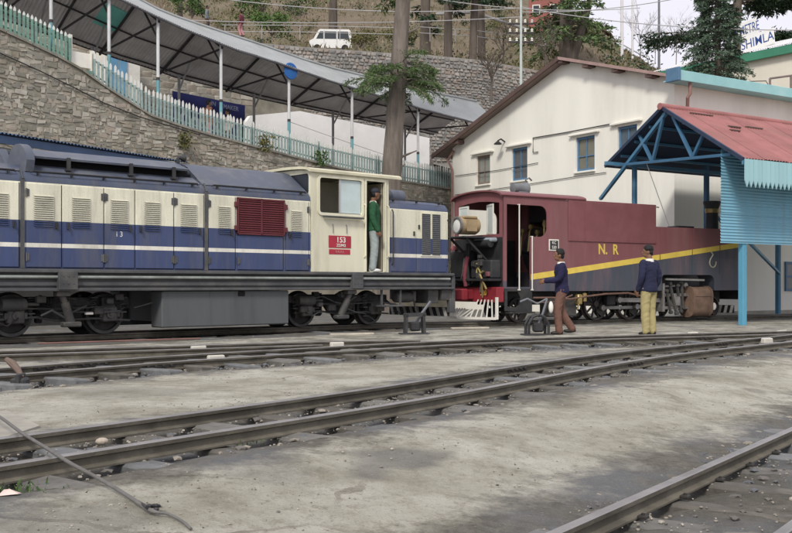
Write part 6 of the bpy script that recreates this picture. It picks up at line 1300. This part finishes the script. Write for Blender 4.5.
# ------------------------------------------------------------------ house, hut, station building and name boards
rh = at(545, 19, 104); hs_ = thing('red_house', 'red-walled house among the trees at the top of the hill', 'house', rh, R(-8)); hr = pm('house_red', (.29, .11, .095), .12, 1, .8)
k = MB(); k.box(-1.7, 1.7, 0, 5, -1.2, 4.5); k.build('wall', hr, hs_)
for x in (-1.3, .5): k = MB(); k.cbox(x, x + .8, -.06, -.003, .4, 1.5, .01); wo = k.build('window', white_p, hs_); MB().box(x + .1, x + .7, -.075, -.062, .5, 1.4).build('pane', dk, wo)
k = MB(); k.prism([(-2.2, 4.5), (2.2, 4.5), (0, 6.0)], 'y', -.5, 5.5); k.build('roof', bbrn, hs_)
rh = at(596, 42, 98); hu = thing('hut', 'small dark-roofed hut on the skyline beside the forked cedar', 'house', rh, R(-20)); k = MB(); k.box(-.9, .9, 0, 2.5, -2, 1.0); k.build('wall', pm('hut_wall', (.25, .2, .17)), hu)
k = MB(); k.add([(-1.3, -.4, 2.1), (1.5, -.4, .6), (1.5, 2.9, .6), (-1.3, 2.9, 2.1), (-1.3, -.4, 2.22), (1.5, -.4, .72), (1.5, 2.9, .72), (-1.3, 2.9, 2.22)], [(0, 3, 2, 1), (4, 5, 6, 7), (0, 1, 5, 4), (1, 2, 6, 5), (2, 3, 7, 6), (3, 0, 4, 7)]); k.build('roof', bbrn, hu)
pa, pb = at(652, 69, 66), at(792, 51, 58); dv_ = pb - pa; L_ = math.hypot(dv_.x, dv_.y); rz_ = math.atan2(dv_.y, dv_.x)
stn = thing('station_building', 'cream station building with a green fascia behind the depot', 'building', (pa.x, pa.y, 0), rz_); ST = Frame((pa.x, pa.y, 0), rz_); zf = (pa.z + pb.z) / 2
k = MB(); k.box(.3, L_ + 8, .35, 9, 0, zf - .3); k.build('wall', pm('station_cream', (.74, .70, .60), .06, .6, .85), stn)
k = MB(); k.cbox(-.3, L_ + 8, 0, .12, zf - .42, zf + .08, .01); k.build('fascia', pm('fascia_green', (.06, .24, .15), .12, 1, .6), stn)
for i in range(14):
    a = -.3 + i * 1.25; k = MB(); k.corr((a, -.05, zf + .12), (a + 1.28, -.05, zf + .12), (a, 5.5, zf + 1.85), 8, .02, 6); k.build('roof_sheet', pm('roof_pale', (.62, .62, .63), .08, .8, .6), stn, smooth=60)
k = MB(); x, z = ST.side(771, 88, -.4); k.box(x - 2.2, x + 5, -.5, -.2, zf - 3.2, zf - 3.05) if False else None
bb = pm('board_white', (.78, .78, .76), .05); lb = pm('letter_blue', (.035, .08, .28), .1)
def nboard(px0, px1, py0, py1, tilt, txt, label, yy, sx=.85):
    a, za = ST.side(px0, py0, yy); b_, zb_ = ST.side(px1, py1, yy); cx_, cz_ = (a + b_) / 2, (za + zb_) / 2; wid = b_ - a; hei = abs(za - zb_) - abs(math.tan(tilt)) * wid
    q = ST.wor((cx_, yy, cz_)); t_ = thing('name_board', label, 'sign', q, rz_); k = MB(); k.cbox(-wid / 2, wid / 2, 0, .06, -hei / 2, hei / 2, .01); o = k.build('board', bb, t_); o.rotation_euler = (0, -tilt, 0)
    text('lettering', txt, hei * .8, lb, o, (0, -.004, 0), UP, .003, .002, sx=sx); k = MB()
    for x in (-wid * .3, wid * .3): k.box(x - .04, x + .04, .07, .14, -3.0, hei * .3)
    k.build('board_leg', steel_d, t_)
nboard(727, 757, 24.5, 38.5, .12, '2076 METRE', 'upper white board lettered METRE in blue above the station roof', 2.6, .56)
nboard(741, 774, 34.5, 48, .12, 'SHIMLA', 'lower white board lettered SHIMLA in blue on the station roof', 2.0)
# handrail on the flat roof at the right edge
rl = thing('roof_railing', 'rusty pipe railing above the teal gutter at the right edge', 'railing'); pr_ = pm('rail_rusty', (.20, .16, .15), .2)
for (p, q) in (((770, 95), (770, 78.5)), ((770, 78.5), (792, 75.5)), ((792, 75.5), (815, 72)), ((791, 98), (791, 76))):
    k = MB(); k.tube([at(p[0], p[1], 44), at(q[0], q[1], 44)], .05, 6); k.build('pipe', pr_, rl)
wl = MB(); wl.tube([at(730, 82, 44), at(748, 81.5, 44), at(766, 81, 44), at(770, 88, 44)], .02, 5); tag(wl.build('sagging_wire', MATS['black_rubber']), 'sagging wire left of the roof railing above the gutter', 'wire')
# hillside railings
rm = pm('rail_white', (.40, .40, .40), .1)
def hrail(label, pts, Y, drop, posts, r_=.026):
    o = thing('hill_railing', label, 'railing')
    for i in range(2 if drop else 1): k = MB(); k.tube([at(px, py + i * drop, Y) for px, py in pts], r_, 5); k.build('rail', rm, o)
    for px in posts:
        py = interp(sorted(pts), px); k = MB(); k.tube([at(px, py, Y), at(px, py + 14, Y)], r_, 5); k.build('post', rm, o)
hrail('pale double railing on the hillside by the walkers', [(222, 25), (300, 25.5), (400, 28)], 68, 6.5, (225, 262, 300, 340))
hrail('pale railing on the slope between the pine trunks', [(420, 27), (470, 30), (520, 36), (560, 42)], 72, 6, (430, 455, 520, 545))
hrail('stair railing running down the skyline right of the hut', [(600, 33), (625, 46), (650, 60)], 94, 5, (604, 613, 622, 631, 640, 648), .06)
pp = MB(); pp.tube([at(436, 14, 70), at(470, 12.5, 70)], .10, 7); tag(pp.build('water_pipe', rm), 'pale level pipe on the slope between the two pine trunks', 'pipe')
pp = MB(); pp.tube([at(485, 16, 70), at(510, 24, 70), at(535, 32, 70)], .10, 7); tag(pp.build('water_pipe', rm), 'pale pipe sloping down right of the pine trunks', 'pipe')
# ------------------------------------------------------------------ poles and wires
def pole(px, y0, y1, Y, r_, label, arms=0, m_=None):
    a, b_ = at(px, y0, Y), at(px, y1, Y); t_ = thing('utility_pole', label, 'pole', a); k = MB(); k.lathe([(r_, -1.5), (r_ * .8, b_.z - a.z)], (0, 0, 0), 'z', 10); k.build('mast', m_ or pm('pole_pale', (.50, .55, .53), .15), t_, smooth=40)
    for i in range(arms):
        z = b_.z - a.z - .9 - i * .55 - 1.0; k = MB(); k.box(-.75, .75, -.04, .04, z - .04, z + .04); o = k.build('cross_arm', steel_d, t_)
        for x in (-.65, -.25, .25, .65): k = MB(); k.lathe([(.03, 0), (.09, .03), (.05, .1), (.09, .14), (.04, .22), (.001, .23)], (x, 0, z + .04), 'z', 8); k.build('insulator', white_p, o)
    return t_
pole(521, 96, -8, 60, .09, 'pale utility pole with rows of white insulators beside the leafless shrub', 3)
pole(446.5, 44, 14, 68, .11, 'short grey post between the tall cedar and the straight pine')
ppl = pm('pole_white', (.66, .65, .66), .1)
pole(622, 70, -20, 80, .14, 'thick white flagpole against the sky behind the roof ridge', m_=ppl); pole(632.5, 72, -20, 84, .10, 'slimmer white pole right of the thick flagpole', m_=ppl); pole(659, 66, -20, 90, .12, 'dark lattice-like mast left of the spruce', m_=pm('mast_grey', (.18, .18, .20), .1))
def wire(label, p, q, sag, r_=.025):
    k = MB(); p, q = Vector(p), Vector(q); k.tube([p.lerp(q, i / 16) - Vector((0, 0, sag * 4 * (i / 16) * (1 - i / 16))) for i in range(17)], r_, 5); return tag(k.build('overhead_wire', pm('wire_pale', (.42, .42, .43), .1)), label, 'wire')
wire('topmost overhead wire from the left into the insulator pole', at(200, -4, 58), at(521, 8, 60), .5); wire('overhead wire from the insulator pole to the right edge', at(521, 7, 60), at(820, 30, 46), .4); wire('lower overhead wire from the insulator pole rising past the forked cedar', at(521, 12, 60), at(700, -6, 52), .3)
wire('overhead wire crossing in front of the van at the hillside', at(180, 20, 57), at(521, 17, 60), .25); wire('overhead wire across the forked cedar crown', at(430, -2, 62), at(640, 8, 62), .4)
wire('low wire strung along the back of the fence', W.wor((W.side(290, 122, .6)[0], .6, W.side(290, 122, .6)[1])), W.wor((W.side(452, 176, .6)[0], .6, W.side(452, 176, .6)[1])), .05, .012)
wire('thin wire hanging from the shed roof to the steam locomotive tank', SH.wor((1.7, 4.6, 4.4)), SH.wor((2.3, 4.3, 2.6)), .0, .012)
# ------------------------------------------------------------------ yard furniture
def lever_stand(px, py, label, rz, arch=False):
    q = gnd(px, py); t_ = thing('point_lever', label, 'lever', q, rz); k = MB()
    for y in (-.12, .12):
        if arch: k.tube([(-.20, y, 0), (-.20, y, .22), (-.12, y, .36), (0, y, .40), (.12, y, .36), (.20, y, .22), (.20, y, 0)], .03, 6)
        else: k.bar((-.18, y, 0), (-.16, y, .40), .05, .05); k.bar((.2, y, 0), (.18, y, .40), .05, .05); k.bar((-.2, y, .38), (.22, y, .40), .05, .07)
    k.cbox(-.3, .3, -.18, .18, -.04, .02, .01); k.build('frame', iron, t_); k = MB(); k.cbox(-.08, .12, -.09, .09, .06, .24, .03); k.build('weight', iron, t_)
    k = MB()
    if arch: k.tube([(.0, 0, .15), (.12, -.02, .45), (.2, -.02, .72)], .024, 6); k.tube([(.2, -.02, .72), (.0, -.02, .62), (-.2, -.02, .72), (-.35, -.02, .66)], .02, 6)
    else: k.tube([(0, 0, .15), (.16, 0, .42), (.34, 0, .66)], .028, 6)
    lv = k.build('lever_arm', pm('lever_steel', (.16, .17, .19), .2), t_, smooth=40)
    if arch: k = MB(); k.ell((.27, -.05, .55), (.05, .05, .12), 10, 7); k.build('white_counterweight', white_p, lv, smooth=60)
    return t_
lever_stand(414, 334, 'black ground lever frame in front of the diesel end step', R(8)); lever_stand(537, 335, 'arched black ground lever with a white weight beside the walking man', R(8), True)
# weighted switch lever at the left edge
q = gnd(14, 388); t_ = thing('switch_lever', 'rusty weighted switch lever lying on the turnout rails at the left edge', 'lever', q, R(0)); k = MB(); k.cbox(-.02, .13, -.06, .08, -.02, .10, .02); k.cbox(.04, .08, -.08, .1, .02, .14, .01); k.build('lever_base', iron, t_)
k = MB(); k.tube([(.08, .0, .10), (.0, .10, .17), (-.10, .22, .22), (-.2, .34, .25)], [.02, .032, .038, .026], 8); k.build('lever_arm', pm('rust_brown', (.14, .10, .08), .25), t_, smooth=40)
# cable lying over the middle track
pts = [gnd(-30, 398, .14), gnd(0, 417, .13), gnd(22, 433, .125), gnd(48, 449, .125), gnd(70, 463, .125), gndf(98, 478, .06), gndf(125, 494, .03), gndf(150, 510, .025), gndf(168, 514, .02), gndf(182, 521, .015), gndf(191, 529, .012)]
P = crom(pts, 6); k = MB(); k.tube(P, [.010] * 44 + [.007] * (len(P) - 44), 8); ca = k.build('drag_cable', pm('cable_grey', (.15, .145, .14), .2, 20, .6, bump=.4, bscale=120), smooth=50); tag(ca, 'frayed grey cable lying across the middle track at bottom left', 'cable')
k = MB(); c_ = gndf(152, 508, .025); 
for i in range(8): a = c_ + Vector((random.gauss(0, .013), random.gauss(0, .012), random.uniform(0, .012))); k.ell(a, (.014, .009, .009), 8, 5)
k.tube([gndf(138, 502, .02), gndf(147, 507, .04), gndf(153, 512, .01)], .008, 6); kn_ = k.build('knot', iron, ca, smooth=50)
# whitewashed marker blocks between the rails
for (px, py, label) in ((198, 347, 'whitewashed block on the far turnout rail below the fuel tank'), (216, 357, 'whitewashed block on the near turnout rail below the fuel tank'), (337, 343.5, 'whitewashed block beside the rails below the cab'), (693, 333, 'whitewashed block by the rails right of the khaki trousers'), (782, 331, 'whitewashed block by the shed post at the right edge'), (767, 339, 'small whitewashed block on the middle track at right')):
    q = gnd(px, py, .08); dd_ = R(30); k = MB(); k.cbox(-.11, .11, -.045, .045, -.08, .02, .012, .008); o = k.build('marker_block', pm('whitewash', (.58, .56, .50), .12, 8, .85, dirt=(.35, .32, .27), dirt_amt=.5, dscale=6)); o.location = q; o.rotation_euler = (0, 0, dd_); tag(o, label, 'block')
q = gnd(102, 443, .02); k = MB(); k.ell((0, 0, .0), (.04, .026, .022), 10, 7); o = k.build('pale_stone', pm('stone_pale', (.40, .35, .29), .2, 12, .9)); o.location = q + Vector((0, 0, .012)); o.rotation_euler = (0, 0, .4); tag(o, 'rounded pale stone between the rails of the middle track', 'stone')
for (px, py, s_, label) in ((10, 495, .05, 'scrap of white paper in the grass at the left edge'), (48, 336.5, .07, 'yellow scrap beside the diesel wheel')):
    q = gndf(px, py, .015); k = MB(); k.add([(-s_, -s_ * .5, 0), (s_, -s_ * .6, .012), (s_ * .9, s_ * .5, .004), (-s_ * .8, s_ * .6, .02), (0, 0, .028)], [(0, 1, 4), (1, 2, 4), (2, 3, 4), (3, 0, 4)]); o = k.build('litter', pm('paper_pink', (.7, .55, .5)) if px < 20 else pm('yellow_scrap', (.55, .45, .12))); o.location = q; tag(o, label, 'litter')
# concrete slab let into the yard at left, point rodding
k = MB(); P4 = [gnd(-40, 424), gnd(6, 412), gnd(40, 428), gnd(-14, 446)]; k.add([(p.x, p.y, .018) for p in P4] + [(p.x, p.y, -.05) for p in P4], [(0, 1, 2, 3), (0, 4, 5, 1), (1, 5, 6, 2), (2, 6, 7, 3), (3, 7, 4, 0)]); tag(k.build('concrete_slab', pm('slab_concrete', (.34, .325, .285), .2, 4, .9, dirt=(.2, .17, .13), dirt_amt=.5)), 'cracked concrete slab beside the middle track at the left edge', 'slab')
k = MB(); k.tube([gnd(38, 343.5, .06), gnd(120, 340.8, .06), gnd(200, 338.5, .06)], .016, 6); o = k.build('point_rod', pm('rod_red', (.20, .11, .095), .2)); tag(o, 'reddish point rod lying beside the diesel track', 'rod')
# wooden planks near the diesel front
for (px, py, a, label) in ((352, 334, .35, 'pale plank lying askew on the ground below the cab step'), (470, 328, .3, 'pale plank on the ground below the cowcatcher')):
    q = gnd(px, py, .02); k = MB(); k.cbox(-.45, .45, -.05, .05, -.02, .02, .006); o = k.build('plank', pm('plank_pale', (.46, .42, .35), .2, 5, .9)); o.location = q; o.rotation_euler = (0, 0, a); tag(o, label, 'plank')

# groups for the kinds that repeat
for o in sc.objects:
    if o.parent: continue
    g_ = {'pine_tree': 'pines on the hillside', 'bare_tree': 'leafless trees and shrubs on the slope', 'bush': 'bushes on the slope', 'wall_plant': 'plants in the stone wall', 'overhead_wire': 'overhead wires', 'hill_railing': 'hillside railings', 'marker_block': 'whitewashed blocks by the rails', 'utility_pole': 'poles and masts', 'railway_track': 'tracks of the yard', 'name_board': 'station name boards', 'person': 'people in the scene', 'point_lever': 'ground levers', 'picket_fence': 'picket fences along the walkway', 'plank': 'planks on the ground', 'water_pipe': 'pipes on the slope', 'deodar_tree': 'cedars', 'wall_wire': 'wires on the gable'}.get(o.name.split('.')[0])
    if g_: o['group'] = g_
